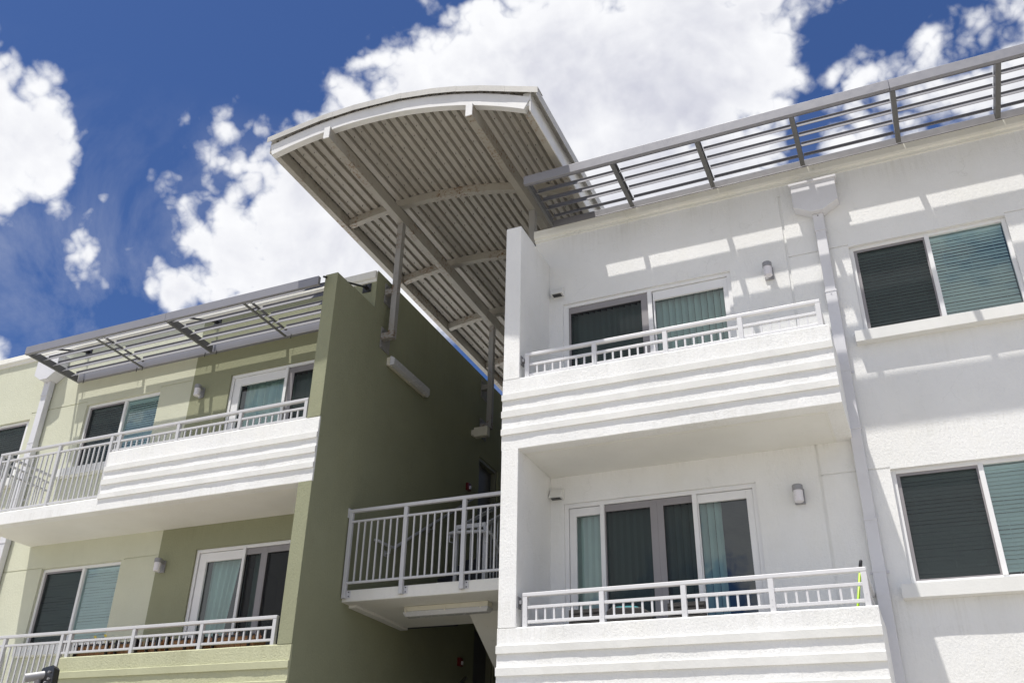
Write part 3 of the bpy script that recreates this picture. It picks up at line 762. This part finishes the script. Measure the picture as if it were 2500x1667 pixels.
obj('side_flashing', MB().prism([(-3.75, 8.93), (-3.40, 8.80), (-3.396, 8.80), (-3.412, 8.70), (-3.417, 8.70), (-3.403, 8.792), (-3.50, 8.825), (-3.75, 8.92)], 8.44, YE, 'y'), 'canopy_cap', CN)
# posts with bracket arms
def post_left(y):
    obj('post', MB().box(-6.735, -6.64, y - .05, y + .05, 6.945, 9.084), 'steel_post', CN, bevel=.003)
    for za, zb in ((6.945, 7.05), (7.745, 7.84)):
        obj('arm', MB().box(XG + .02, -6.736, y - .049, y + .049, za, zb), 'steel_post', CN, bevel=.003)
        m_ = MB().box(XG + .001, XG + .018, y - .03, y + .24, za - .13, zb + .13)
        for yy in (y + .0, y + .2):
            for zz in (za - .09, zb + .09): m_.box(XG + .018, XG + .034, yy - .014, yy + .014, zz - .014, zz + .014)
        obj('wall_plate', m_, 'bracket', CN, bevel=.002)
for y in (10.72, 14.35, 18.0):
    post_left(y)
    obj('post', MB().box(-4.425, -4.33, y - .05, y + .05, 6.945, 8.684), 'steel_post', CN, bevel=.003)
    obj('arm', MB().box(-4.329, XW - .002, y - .05, y + .05, 6.945, 7.04).box(-4.329, XW - .002, y - .05, y + .05, 7.65, 7.745), 'steel_post', CN)

# ------------------------------------------------------------------ stair and landing
ST = thing('staircase', 'pale concrete stair landing bridging the gap between the green and the white building', 'staircase', (-5.6, 11, G0))
mb = MB().strip(XG + .003, XW - .003, [(11.94, 3.03), (10.378, 3.03), (10.37, 3.022), (10.37, 2.884), (10.378, 2.878), (11.94, 2.878)], .05, .002, 8)
ld = obj('landing', mb, 'concrete', ST)
obj('soffit_edge', MB().box(XG + .004, -6.76, 10.55, 11.95, 2.845, 2.877), 'concrete', ld)
def flight(xa, xb, y0, z0, n, up, thick=.17):
    rise = .1665 * (1 if up else -1); run = .262
    top = []; y, z = y0, z0
    for k in range(n):
        if up: top += [(y, z + rise), (y + run, z + rise)]
        else: top += [(y + .001, z), (y + .001, z + rise), (y + run, z + rise)]
        y += run; z += rise
    s_ = rise / run
    bot = [(y, z - thick - .05), (y0 + .10, z0 - .148), (y0, z0 - .148)]
    poly = [(y0, z0)] + top + bot
    return MB().prism(poly, xa, xb, 'x')
obj('flight', flight(XG + .004, -6.02, 11.945, 3.03, 8, True), 'navy', ST)
# flight going down, its sloping underside starts under the landing
mb = MB()
poly = [(11.32, 2.877), (13.93, 1.22), (14.05, 1.22), (14.05, 1.46)]
y, z = 14.05 - .262, 1.46
st = []
yy, zz = 11.945, 3.03
while zz > 1.50:
    st += [(yy, zz), (yy, zz - .1665)]; yy += .262; zz -= .1665
poly = [(11.32, 2.876), (11.945, 2.876)] + st[1:] + [(yy, zz), (yy, 1.25), (13.88, 1.25)]
obj('flight', MB().prism(poly, -5.50, XW - .004, 'x'), 'concrete', ST)
obj('floor_slab', MB().box(XG + .005, XW - .005, 14.045, 25.9, 4.20, 4.36), 'concrete', ST)
obj('floor_slab', MB().box(XG + .005, XW - .005, 14.2, 25.9, 1.25, 1.43), 'concrete', ST)
SR = thing('landing_railing', 'grey steel railing along the front edge of the stair landing in the gap', 'railing', (-5.6, 10.33, 2.92))
ry = 10.335
obj('top_rail', MB().box(-6.86, XW - .004, ry - .026, ry + .026, 4.065, 4.11), 'rail', SR, bevel=.006)
obj('mid_rail', MB().box(-6.80, XW - .004, ry - .015, ry + .015, 3.925, 3.953), 'rail', SR, bevel=.003)
obj('bottom_rail', MB().box(-6.80, XW - .004, ry - .015, ry + .015, 3.098, 3.128), 'rail', SR, bevel=.003)
for x in (-6.855, -6.010, -5.157, -4.30):
    m_ = MB().box(x, x + .055, ry - .025, ry + .025, 2.915, 4.064)
    po = obj('post', m_, 'rail', SR, bevel=.004)
    pl = MB().box(max(x - .022, XG + .002), x + .105, ry + .026, ry + .034, 2.925, 3.02)
    obj('foot_plate', pl, 'rail', po)
    bt = MB()
    for zz in (2.945, 3.0): bt.tube([(x + .08, ry + .02, zz), (x + .08, ry + .027, zz)], .008, 8)
    obj('bolt', bt, 'black', po)
bx = even(-6.80, -6.010, 7) + even(-5.955, -5.157, 7) + even(-5.102, -4.30, 7)
pickets(SR, 'rail', bx, 3.128, 3.925, ry, .019)
obj('wall_bracket', MB().box(XG + .001, -6.856, ry - .03, ry + .03, 4.0, 4.13), 'rail', SR)
# guard around the open stair well
GW = thing('stairwell_guard', 'grey picket guard around the open stairwell behind the landing railing', 'railing', (-5.7, 11.7, 3.03))
m_ = MB().box(-5.90, -5.42, 11.60, 11.64, 4.13, 4.19)
obj('top_rail', m_, 'rail', GW)
obj('top_rail', MB().beam((-5.45, 11.64, 4.16), (-5.45, 14.0, 5.50), .045, .045).beam((-5.87, 11.64, 4.16), (-5.87, 14.0, 5.50), .045, .045), 'rail', GW)
obj('post', MB().box(-5.455, -5.405, 11.60, 11.65, 3.03, 4.13).box(-5.90, -5.855, 11.60, 11.65, 3.03, 4.13), 'rail', GW)
loop = [(-5.95, 11.72, 4.055), (-6.0, 11.62, 4.055), (-5.96, 11.54, 4.055), (-5.88, 11.51, 4.055), (-5.42, 11.51, 4.03), (-5.34, 11.54, 4.02), (-5.31, 11.62, 3.99), (-5.31, 11.9, 3.80), (-5.31, 13.2, 2.97)]
obj('handrail', MB().tube(loop, .024, 10).tube([(-5.95, 11.54, 4.05), (-5.95, 11.54, 3.94), (-5.90, 11.60, 3.93)], .009, 6).tube([(-5.35, 11.54, 4.02), (-5.36, 11.55, 3.90), (-5.41, 11.60, 3.89)], .009, 6), 'rail', GW, smooth=True)
m_ = MB()
for k in range(9):
    yy = 11.75 + k * .11; m_.box(-5.46, -5.442, yy, yy + .018, 3.0 + (yy - 11.64) * .0, 4.14 + (yy - 11.64) * .568)
for k in range(3): m_.box(-5.77 + k * .11, -5.752 + k * .11, 11.61, 11.628, 3.03, 4.13)
obj('balusters', m_, 'rail', GW)
def handrail(label, dz, ys):
    t = thing('wall_handrail', label, 'handrail', (XG, ys, 3.0 + dz), 'stair handrails on the green wall')
    p = [(XG + .012, 11.02, 3.90 + dz), (-6.80, 11.04, 3.885 + dz), (-6.80, 11.10, 3.88 + dz), (-6.80, 11.42, 3.90 + dz), (-6.80, 11.50, 3.93 + dz), (-6.80, 14.0, 5.50 + dz)]
    obj('rail_tube', MB().tube(p, .021, 10), 'rail', t, smooth=True)
    b = MB()
    for yy, zz in ((11.36, 3.88), (12.6, 4.61), (13.7, 5.30)):
        b.tube([(XG + .008, yy, zz - .08 + dz), (-6.80, yy, zz - .08 + dz), (-6.80, yy, zz + dz)], .009, 6); b.box(XG + .001, XG + .009, yy - .035, yy + .035, zz - .12 + dz, zz - .04 + dz)
    obj('bracket', b, 'rail', t)
handrail('steel handrail rising along the green wall behind the landing railing', 0, 11)
handrail('steel handrail end low on the green wall under the stair landing', -2.96, 11)

# ------------------------------------------------------------------ tube lights, floodlight, alarms
def tube_light(label, c, axis, L, normal):
    """c: centre on the mounting surface; axis/normal unit vectors"""
    t = thing('tube_light', label, 'light fixture', c, 'long tube light fixtures')
    c = Vector(c); A = Vector(axis); Nn = Vector(normal); B = A.cross(Nn)
    def P(a, b, n): return c + A * a + B * b + Nn * n
    def loft(sec, La, Lb):
        mb = MB(); n = len(sec); vs = [P(-l, b, nn) for l, (b, nn) in zip([La] * n, sec)] + [P(l, b, nn) for l, (b, nn) in zip([Lb] * n, sec)]
        fs = [tuple(range(n)), tuple(range(2 * n - 1, n - 1, -1))] + [(i, i + n, (i + 1) % n + n, (i + 1) % n) for i in range(n)]
        return mb.add(vs, fs)
    h = L / 2
    obj('housing', loft([(-.065, .004), (.065, .004), (.072, .068), (-.072, .068)], h, h), 'light_base', t, bevel=.005)
    mb = MB(); sec = [(-.082, .071, 0), (-.076, .092, .0), (-.055, .132, .03), (.055, .132, .03), (.076, .092, .0), (.082, .071, 0)]
    vs = [P(-h - .01 + k, b, n_) for b, n_, k in sec] + [P(h + .01 - k, b, n_) for b, n_, k in sec]
    n = 6; mb.add(vs, [tuple(range(n)), tuple(range(2 * n - 1, n - 1, -1))] + [(i, i + n, (i + 1) % n + n, (i + 1) % n) for i in range(n)])
    obj('diffuser', mb, 'diffuser', t, bevel=.006)
    mb = MB()
    for a in (-.47 * L, 0, .42 * L):
        for s_ in (-1, 1):
            q = [P(a + da, s_ * (.074 + db), nn) for da in (-.010, .010) for db in (0, .010) for nn in (.045, .088)]
            mb.add(q, [(0, 1, 3, 2), (4, 6, 7, 5), (0, 4, 5, 1), (2, 3, 7, 6), (0, 2, 6, 4), (1, 5, 7, 3)])
    obj('clip', mb, 'light_base', t)
    return t
tube_light('long tube light fixture hanging under the stair landing', (-5.58, 10.86, 2.877), (1, 0, 0), 1.20, (0, 0, -1))
tube_light('long tube light fixture high on the dark green side wall', (XG, 11.54, 6.69), (0, 1, 0), 1.22, (1, 0, 0))
FLt = thing('floodlight', 'cream box floodlight on the dark green wall below the far canopy post', 'light fixture', (XG, 14.0, 6.72))
obj('housing', MB().box(XG + .05, -6.56, 13.98, 14.10, 6.66, 6.84), 'light_base', FLt, bevel=.012)
obj('mount', MB().box(XG + .001, XG + .05, 13.99, 14.09, 6.70, 6.80), 'light_base', FLt)
def alarm(label, y, z):
    t = thing('fire_alarm', label, 'alarm', (XG, y, z), 'red fire alarms on the green wall')
    obj('box', MB().box(XG + .001, XG + .055, y - .055, y + .055, z - .065, z + .065), 'red', t, bevel=.008)
    obj('strobe', MB().box(XG + .055, XG + .08, y - .02, y + .02, z - .045, z + .01), 'lamp_glass', t, bevel=.004)
alarm('red fire alarm on the green wall beside the upper dark door', 13.91, 5.69)
alarm('red fire alarm on the green wall below the stair landing', 13.87, 2.755)

# ------------------------------------------------------------------ things on the balconies
def wicker_chair(label, xa, xb, yb=9.72):
    t = thing('wicker_chair', label, 'chair', ((xa + xb) / 2, yb + .25, 1.44), 'dark wicker chairs on the lower white balcony')
    bk = MB().box(xa, xb, yb, yb + .05, 1.86, 2.42)
    for k in range(14): z = 1.88 + k * .038; bk.box(xa + .01, xb - .01, yb - .006, yb - .0005, z, z + .022)
    obj('backrest', bk, 'wicker', t, bevel=.01)
    obj('seat', MB().box(xa, xb, yb + .051, yb + .55, 1.80, 1.88), 'wicker', t, bevel=.01)
    for x in (xa, xb - .05):
        obj('armrest', MB().box(x, x + .05, yb + .051, yb + .5, 2.06, 2.10), 'wicker', t)
        for y in (yb, yb + .50): obj('leg', MB().box(x, x + .05, y, y + .05, 1.442, 1.80 if y == yb else 2.06), 'wicker', t)
wicker_chair('dark wicker chair behind the railing at the left end of the lower white balcony', -3.52, -3.16)
wicker_chair('dark wicker chair behind the railing in the middle of the lower white balcony', -2.44, -2.05)
tb = thing('wicker_armchair', 'dark wicker armchair with a teal cushion between the two wicker chairs', 'armchair', (-2.85, 9.95, 1.44))
obj('backrest', MB().prism([(-3.10, 1.84), (-2.60, 1.84), (-2.60, 2.33), (-2.72, 2.40), (-3.04, 2.42), (-3.10, 2.38)], 9.72, 9.78, 'y'), 'wicker', tb, bevel=.01)
obj('seat', MB().box(-3.10, -2.60, 9.781, 10.25, 1.78, 1.86), 'wicker', tb, bevel=.01)
for x in (-3.10, -2.65):
    for y in (9.73, 10.2): obj('leg', MB().box(x, x + .05, y, y + .05, 1.442, 1.78), 'wicker', tb)
m_ = MB(); n = 16
for j in range(2):
    pass
vs = []; fs = []
for i in range(n + 1):
    th = math.pi * i / n
    for k in range(12):
        ph = 2 * math.pi * k / 12
        sx, sy, sz = math.cos(th), math.sin(th) * math.cos(ph), math.sin(th) * math.sin(ph)
        vs.append((-2.93 + .20 * math.copysign(abs(sx) ** .6, sx), 9.83 + .05 * sy, 2.315 + .135 * math.copysign(abs(sz) ** .6, sz)))
for i in range(n):
    for k in range(12): fs.append((i * 12 + k, i * 12 + (k + 1) % 12, i * 12 + 12 + (k + 1) % 12, i * 12 + 12 + k))
cu = thing('cushion', 'teal cushion leaning against the wicker armchair behind the railing', 'cushion', (-2.93, 9.83, 2.17))
obj('cover', MB().add(vs, fs), 'teal', cu, smooth=True)
br = thing('broom', 'broom with lime green handle and black grip at the right end of the white balcony', 'broom', (-.66, 9.62, 1.44))
obj('handle', MB().tube([(-.735, 9.62, 1.62), (-.53, 9.60, 2.59)], .012, 10), 'lime', br, smooth=True)
obj('grip', MB().tube([(-.53, 9.60, 2.59), (-.514, 9.598, 2.665), (-.511, 9.598, 2.675)], [.016, .016, .009], 10), 'black', br, smooth=True)
obj('brush', MB().prism([(-.88, 1.442), (-.60, 1.442), (-.66, 1.60), (-.80, 1.60)], 9.60, 9.65, 'y'), 'black', br)

pp = [(-10.56, -9.88), (-9.84, -9.36), (-9.30, -9.02), (-8.96, -8.55), (-8.48, -8.28), (-8.22, -7.55)]
plab = ['wooden planter with yellow flowers, leftmost behind the lower green railing', 'wooden planter second from the left behind the lower green railing',
        'short wooden planter third from the left on the lower green balcony', 'wooden planter fourth from the left with dry reddish sprigs on the lower green balcony',
        'shortest wooden planter on the lower green balcony, below the sliding door', 'long wooden planter at the right end of the lower green balcony']
for i, ((xa, xb), lab) in enumerate(zip(pp, plab)):
    t = thing('planter', lab, 'planter', ((xa + xb) / 2, 9.66, 2.03), 'wooden planters on the lower green balcony')
    bxm = MB(); n = max(3, int((xb - xa) / .085)); w = (xb - xa) / n
    for k in range(n): bxm.box(xa + k * w + .003, xa + (k + 1) * w - .003, 9.54, 9.56, 2.045 - random.uniform(0, .01), 2.345)
    bxm.box(xa, xb, 9.561, 9.78, 2.045, 2.30)
    obj('trough', bxm, 'wood', t)
    obj('rim', MB().box(xa, xb, 9.533, 9.539, 2.328, 2.352), 'black', t)
    for x in (xa + .05, xb - .07): obj('hanger', MB().box(x, x + .025, 9.50, 9.532, 2.20, 2.375), 'black', t)
    ft = MB()
    for x in (xa + .08, xb - .1):
        ft.beam((x - .02, 9.55, 2.045), (x - .05, 9.55, 1.44), .012, .012).beam((x + .02, 9.55, 2.045), (x + .05, 9.55, 1.44), .012, .012)
    obj('foot', ft, 'rail_white', t)
    lf = MB()
    for k in range(int((xb - xa) * 60)):
        x = random.uniform(xa + .02, xb - .02); y = random.uniform(9.58, 9.74); h = random.uniform(.02, .085); a = random.uniform(0, 6.28); l = random.uniform(.006, .016)
        dx, dy = math.cos(a) * l, math.sin(a) * l
        lf.add([(x - dx, y - dy, 2.29), (x + dx, y + dy, 2.29), (x + dx * 2.2 + .01, y + dy, 2.30 + h), (x, y, 2.31 + h * 1.15)], [(0, 1, 2, 3)])
    obj('sprigs', lf, 'leaf', t)
    if i < 2:
        for fx, fz in (((-10.27, 2.455), (-10.09, 2.462)) if i == 0 else ()):
            fl = MB().tube([(fx + .01, 9.62, 2.29), (fx, 9.60, fz - .01)], .003, 5)
            for k in range(7):
                a = k * 6.283 / 7; fl.add([(fx, 9.60, fz), (fx + .028 * math.cos(a), 9.60 - .012 * math.sin(a) - .008, fz + .017 * math.sin(a) + .005), (fx + .028 * math.cos(a + .7), 9.60 - .012 * math.sin(a + .7) - .008, fz + .017 * math.sin(a + .7) + .005)], [(0, 1, 2)])
            obj('flower', fl, 'petal', t)

# ------------------------------------------------------------------ parking light seen from behind, bottom left
PLt = thing('pole_light', 'black floodlight head on a grey swivel pole, cut off at the bottom left', 'lamp post', (-10.0, 8.6, G0))
obj('pole', MB().tube([(-10.02, 8.62, G0), (-10.02, 8.62, 1.62)], .045, 16), 'grey', PLt, smooth=True)
obj('swivel', MB().tube([(-10.10, 8.48, 1.74), (-9.96, 8.66, 1.80)], .052, 20).tube([(-10.02, 8.62, 1.60), (-10.01, 8.60, 1.78)], .040, 16), 'grey', PLt, bevel=.004)
hd = MB(); c0 = Vector((-9.86, 8.62, 1.79)); ax = Vector((.95, -.25, -.05)).normalized(); az = Vector((-.12, 0, 1)).normalized(); ay = az.cross(ax).normalized(); az = ax.cross(ay).normalized()
def HP(a, b, c): return c0 + ax * a + ay * b + az * c
sec = [(-.19, .05), (-.17, .085), (.08, .115), (.13, .08), (.17, -.30), (.12, -.34), (-.16, -.34), (-.19, -.28)]
vs = [HP(a, -.02, c) for a, c in sec] + [HP(a * .86, .07, c * .86 - .01) for a, c in sec]; n = len(sec)
hd.add(vs, [tuple(range(n)), tuple(range(2 * n - 1, n - 1, -1))] + [(i, i + n, (i + 1) % n + n, (i + 1) % n) for i in range(n)])
ho = obj('lamp_head', hd, 'black', PLt, bevel=.008)
kb = MB()
for a, c in ((.05, .03), (.07, -.05), (.0, -.09), (.08, -.14)): kb.tube([HP(a, -.021, c), HP(a, -.045, c)], .014, 10)
obj('knob', kb, 'grey', ho)

# ------------------------------------------------------------------ camera
cam = bpy.data.cameras.new('camera'); co_ = bpy.data.objects.new('camera', cam); col.objects.link(co_)
yaw, pit, rol = -0.46800597, 0.50071201, 0.04563894
f = Vector((math.sin(yaw) * math.cos(pit), math.cos(yaw) * math.cos(pit), math.sin(pit))); r = Vector((math.cos(yaw), -math.sin(yaw), 0)); u = r.cross(f)
r2_ = r * math.cos(rol) + u * math.sin(rol); u2_ = -r * math.sin(rol) + u * math.cos(rol)
co_.matrix_world = Matrix(((r2_.x, u2_.x, -f.x, 0), (r2_.y, u2_.y, -f.y, 0), (r2_.z, u2_.z, -f.z, H), (0, 0, 0, 1)))
cam.sensor_width = 36; cam.lens = 2295.26 / 2500 * 36; cam.shift_x = 113.153 / 2500; cam.shift_y = 9.493 / 2500
cam.clip_end = 5000; scene.camera = co_

# ------------------------------------------------------------------ sun and sky
sd = Vector((.49, 1.0, -3.5)).normalized()          # direction the light travels
sun = bpy.data.lights.new('sun', 'SUN'); sun.energy = 5.0; sun.angle = R(.53); sun.color = (1.0, .96, .895)
so_ = bpy.data.objects.new('sun', sun); col.objects.link(so_); so_.location = (0, 0, 40)
so_.rotation_euler = sd.to_track_quat('-Z', 'Y').to_euler()
world = bpy.data.worlds.new('World'); scene.world = world; world.use_nodes = True
nt = world.node_tree; nt.nodes.clear(); N = nt.nodes.new; L = nt.links.new
sky = N('ShaderNodeTexSky'); sky.sky_type = 'NISHITA'; sky.sun_disc = False
to_sun = -sd
sky.sun_elevation = math.asin(to_sun.z); sky.sun_rotation = math.atan2(to_sun.x, to_sun.y)
sky.air_density = 1.0; sky.dust_density = .8; sky.ozone_density = 3.0
tc = N('ShaderNodeTexCoord'); dirn = tc.outputs['Generated']
SKYK = .070
blobs = [(-0.718, 0.395, 0.573, 0.081), (-0.693, 0.431, 0.577, 0.047), (-0.689, 0.459, 0.561, 0.034), (-0.681, 0.398, 0.615, 0.035), (-0.684, 0.525, 0.505, 0.017), (-0.683, 0.54, 0.491, 0.015), (-0.557, 0.538, 0.633, 0.022), (-0.575, 0.545, 0.611, 0.022), (-0.56, 0.562, 0.608, 0.024), (-0.605, 0.561, 0.565, 0.030), (-0.575, 0.584, 0.573, 0.037), (-0.611, 0.581, 0.538, 0.029), (-0.624, 0.601, 0.5, 0.031), (-0.575, 0.622, 0.532, 0.067), (-0.591, 0.597, 0.542, 0.045), (-0.507, 0.579, 0.638, 0.031), (-0.508, 0.621, 0.596, 0.072), (-0.519, 0.666, 0.535, 0.1), (-0.444, 0.588, 0.676, 0.040), (-0.438, 0.626, 0.646, 0.076), (-0.385, 0.628, 0.677, 0.076), (-0.352, 0.598, 0.72, 0.035), (-0.37, 0.595, 0.713, 0.026), (-0.299, 0.609, 0.734, 0.045), (-0.334, 0.669, 0.664, 0.117), (-0.239, 0.671, 0.702, 0.112), (-0.223, 0.629, 0.745, 0.046), (-0.134, 0.699, 0.703, 0.118), (-0.201, 0.759, 0.62, 0.11), (-0.067, 0.69, 0.72, 0.062), (-0.047, 0.737, 0.675, 0.022), (-0.048, 0.683, 0.729, 0.046), (-0.012, 0.697, 0.717, 0.018), (-0.049, 0.716, 0.697, 0.030), (-0.126, 0.769, 0.627, 0.064), (-0.397, 0.701, 0.592, 0.119), (0.033, 0.744, 0.667, 0.028), (0.02, 0.758, 0.652, 0.018), (0.048, 0.768, 0.639, 0.020), (0.079, 0.775, 0.628, 0.032), (0.02, 0.79, 0.612, 0.035), (0.122, 0.771, 0.625, 0.036), (0.151, 0.763, 0.628, 0.036), (0.093, 0.732, 0.675, 0.011), (0.111, 0.747, 0.656, 0.012), (0.127, 0.72, 0.682, 0.012), (0.147, 0.735, 0.662, 0.012), (0.165, 0.727, 0.667, 0.021), (-0.082, 0.768, 0.635, 0.025), (0.149, 0.797, 0.585, 0.04), (0.099, 0.794, 0.6, 0.034), (-0.754, 0.51, 0.414, 0.014)]
mask = None
for (x, y, z, rr) in blobs:
    d = N('ShaderNodeVectorMath'); d.operation = 'DISTANCE'; L(dirn, d.inputs[0]); d.inputs[1].default_value = (x, y, z)
    # signed distance inside the puff, softened for large puffs
    v = mathn(nt, 'SUBTRACT', rr, d.outputs['Value'])
    mask = v if mask is None else mathn(nt, 'MAXIMUM', mask, v)
def wnoise(scale, detail, rough, off=(0, 0, 0), dist=0.0):
    mp = N('ShaderNodeMapping'); mp.inputs['Location'].default_value = off; L(dirn, mp.inputs[0])
    n_ = N('ShaderNodeTexNoise'); n_.inputs['Scale'].default_value = scale; n_.inputs['Detail'].default_value = detail; n_.inputs['Roughness'].default_value = rough
    n_.inputs['Distortion'].default_value = dist; L(mp.outputs[0], n_.inputs[0]); return n_.outputs[0]
def density(off, fine=True):
    """billowing puffs: three folded noise octaves plus a little ragged detail"""
    mp = N('ShaderNodeMapping'); mp.inputs['Location'].default_value = off; L(dirn, mp.inputs[0])
    tot = None
    for sc_, w_ in ((11, .050), (23, .045), (50, .024), (105, .010)):
        n_ = N('ShaderNodeTexNoise'); n_.inputs['Scale'].default_value = sc_; n_.inputs['Detail'].default_value = .0; n_.inputs['Distortion'].default_value = .35
        L(mp.outputs[0], n_.inputs[0])
        v_ = mathn(nt, 'MULTIPLY', mathn(nt, 'SUBTRACT', mathn(nt, 'ABSOLUTE', mathn(nt, 'MULTIPLY', mathn(nt, 'SUBTRACT', n_.outputs[0], .5), 2.0)), .25), w_)
        tot = v_ if tot is None else mathn(nt, 'ADD', tot, v_)
    n1 = N('ShaderNodeTexNoise'); n1.inputs['Scale'].default_value = 26; n1.inputs['Detail'].default_value = 7; n1.inputs['Roughness'].default_value = .58; L(mp.outputs[0], n1.inputs[0])
    return mathn(nt, 'ADD', tot, mathn(nt, 'MULTIPLY', mathn(nt, 'SUBTRACT', n1.outputs[0], .485), .062))
nn = density((0, 0, 0))
nn_up = density((.004, -.004, .016))
field = mathn(nt, 'ADD', mask, nn)
# elsewhere in the sky: ordinary broken cumulus
vd = N('ShaderNodeVectorMath'); vd.operation = 'DISTANCE'; L(dirn, vd.inputs[0]); vd.inputs[1].default_value = (-.33, .66, .67)
away = mathn(nt, 'MULTIPLY', mathn(nt, 'SUBTRACT', vd.outputs['Value'], .68), 6.0, True)
gen = mathn(nt, 'MULTIPLY', mathn(nt, 'SUBTRACT', wnoise(2.6, 10, .58, (2, 3, 4), .2), .49), .8)
gen = mathn(nt, 'ADD', gen, mathn(nt, 'MULTIPLY', mathn(nt, 'SUBTRACT', away, 1.0), 2.0))
field = mathn(nt, 'MAXIMUM', field, gen)
alpha = mathn(nt, 'MULTIPLY', mathn(nt, 'ADD', field, .006), 24.0, True)
sm = N('ShaderNodeMapRange'); sm.interpolation_type = 'SMOOTHSTEP'; L(mathn(nt, 'MULTIPLY', mathn(nt, 'ADD', field, .010), 27.0, True), sm.inputs['Value']); alpha = sm.outputs[0]
# thin high veil
veil = mathn(nt, 'MULTIPLY', mathn(nt, 'SUBTRACT', wnoise(5.5, 7, .6, (9, 2, 1), .6), .47), 1.5, True)
lowf = N('ShaderNodeSeparateXYZ'); L(dirn, lowf.inputs[0])
vz = N('ShaderNodeMapRange'); L(lowf.outputs['Z'], vz.inputs['Value']); vz.inputs['From Min'].default_value = .66; vz.inputs['From Max'].default_value = .42; vz.inputs['To Min'].default_value = 0.0; vz.inputs['To Max'].default_value = 1.0
veil = mathn(nt, 'MULTIPLY', veil, vz.outputs[0])
alpha = mathn(nt, 'MAXIMUM', alpha, veil)
# cloud body: bright sunlit rims, greyer thick middles
thick = N('ShaderNodeMapRange'); L(field, thick.inputs['Value']); thick.inputs['From Min'].default_value = .012; thick.inputs['From Max'].default_value = .06
sh = mathn(nt, 'MULTIPLY', thick.outputs[0], mathn(nt, 'MULTIPLY', mathn(nt, 'SUBTRACT', wnoise(6, 7, .58, (5, 5, 5), .3), .36), 2.6, True), True)
relief = mathn(nt, 'MULTIPLY', mathn(nt, 'SUBTRACT', nn_up, nn), 5.0)
sh = mathn(nt, 'ADD', sh, relief, True)
ccol = mixc(nt, sh, (.83, .835, .855), (.52, .53, .61))
skyc = mixc(nt, 1.0, sky.outputs[0], (.60, .80, 1.20), 'MULTIPLY')
skys = N('ShaderNodeVectorMath'); skys.operation = 'SCALE'; L(skyc, skys.inputs[0]); skys.inputs['Scale'].default_value = SKYK
final = mixc(nt, alpha, skys.outputs[0], ccol)
bg = N('ShaderNodeBackground'); bg.inputs['Strength'].default_value = 1.0; L(final, bg.inputs[0])
wo = N('ShaderNodeOutputWorld'); L(bg.outputs[0], wo.inputs[0])

scene.view_settings.view_transform = 'Standard'; scene.view_settings.look = 'None'
scene.view_settings.exposure = 0.24; scene.view_settings.gamma = 1.0
scene.render.engine = 'CYCLES'
scene.cycles.max_bounces = 10; scene.cycles.diffuse_bounces = 5; scene.cycles.transparent_max_bounces = 16
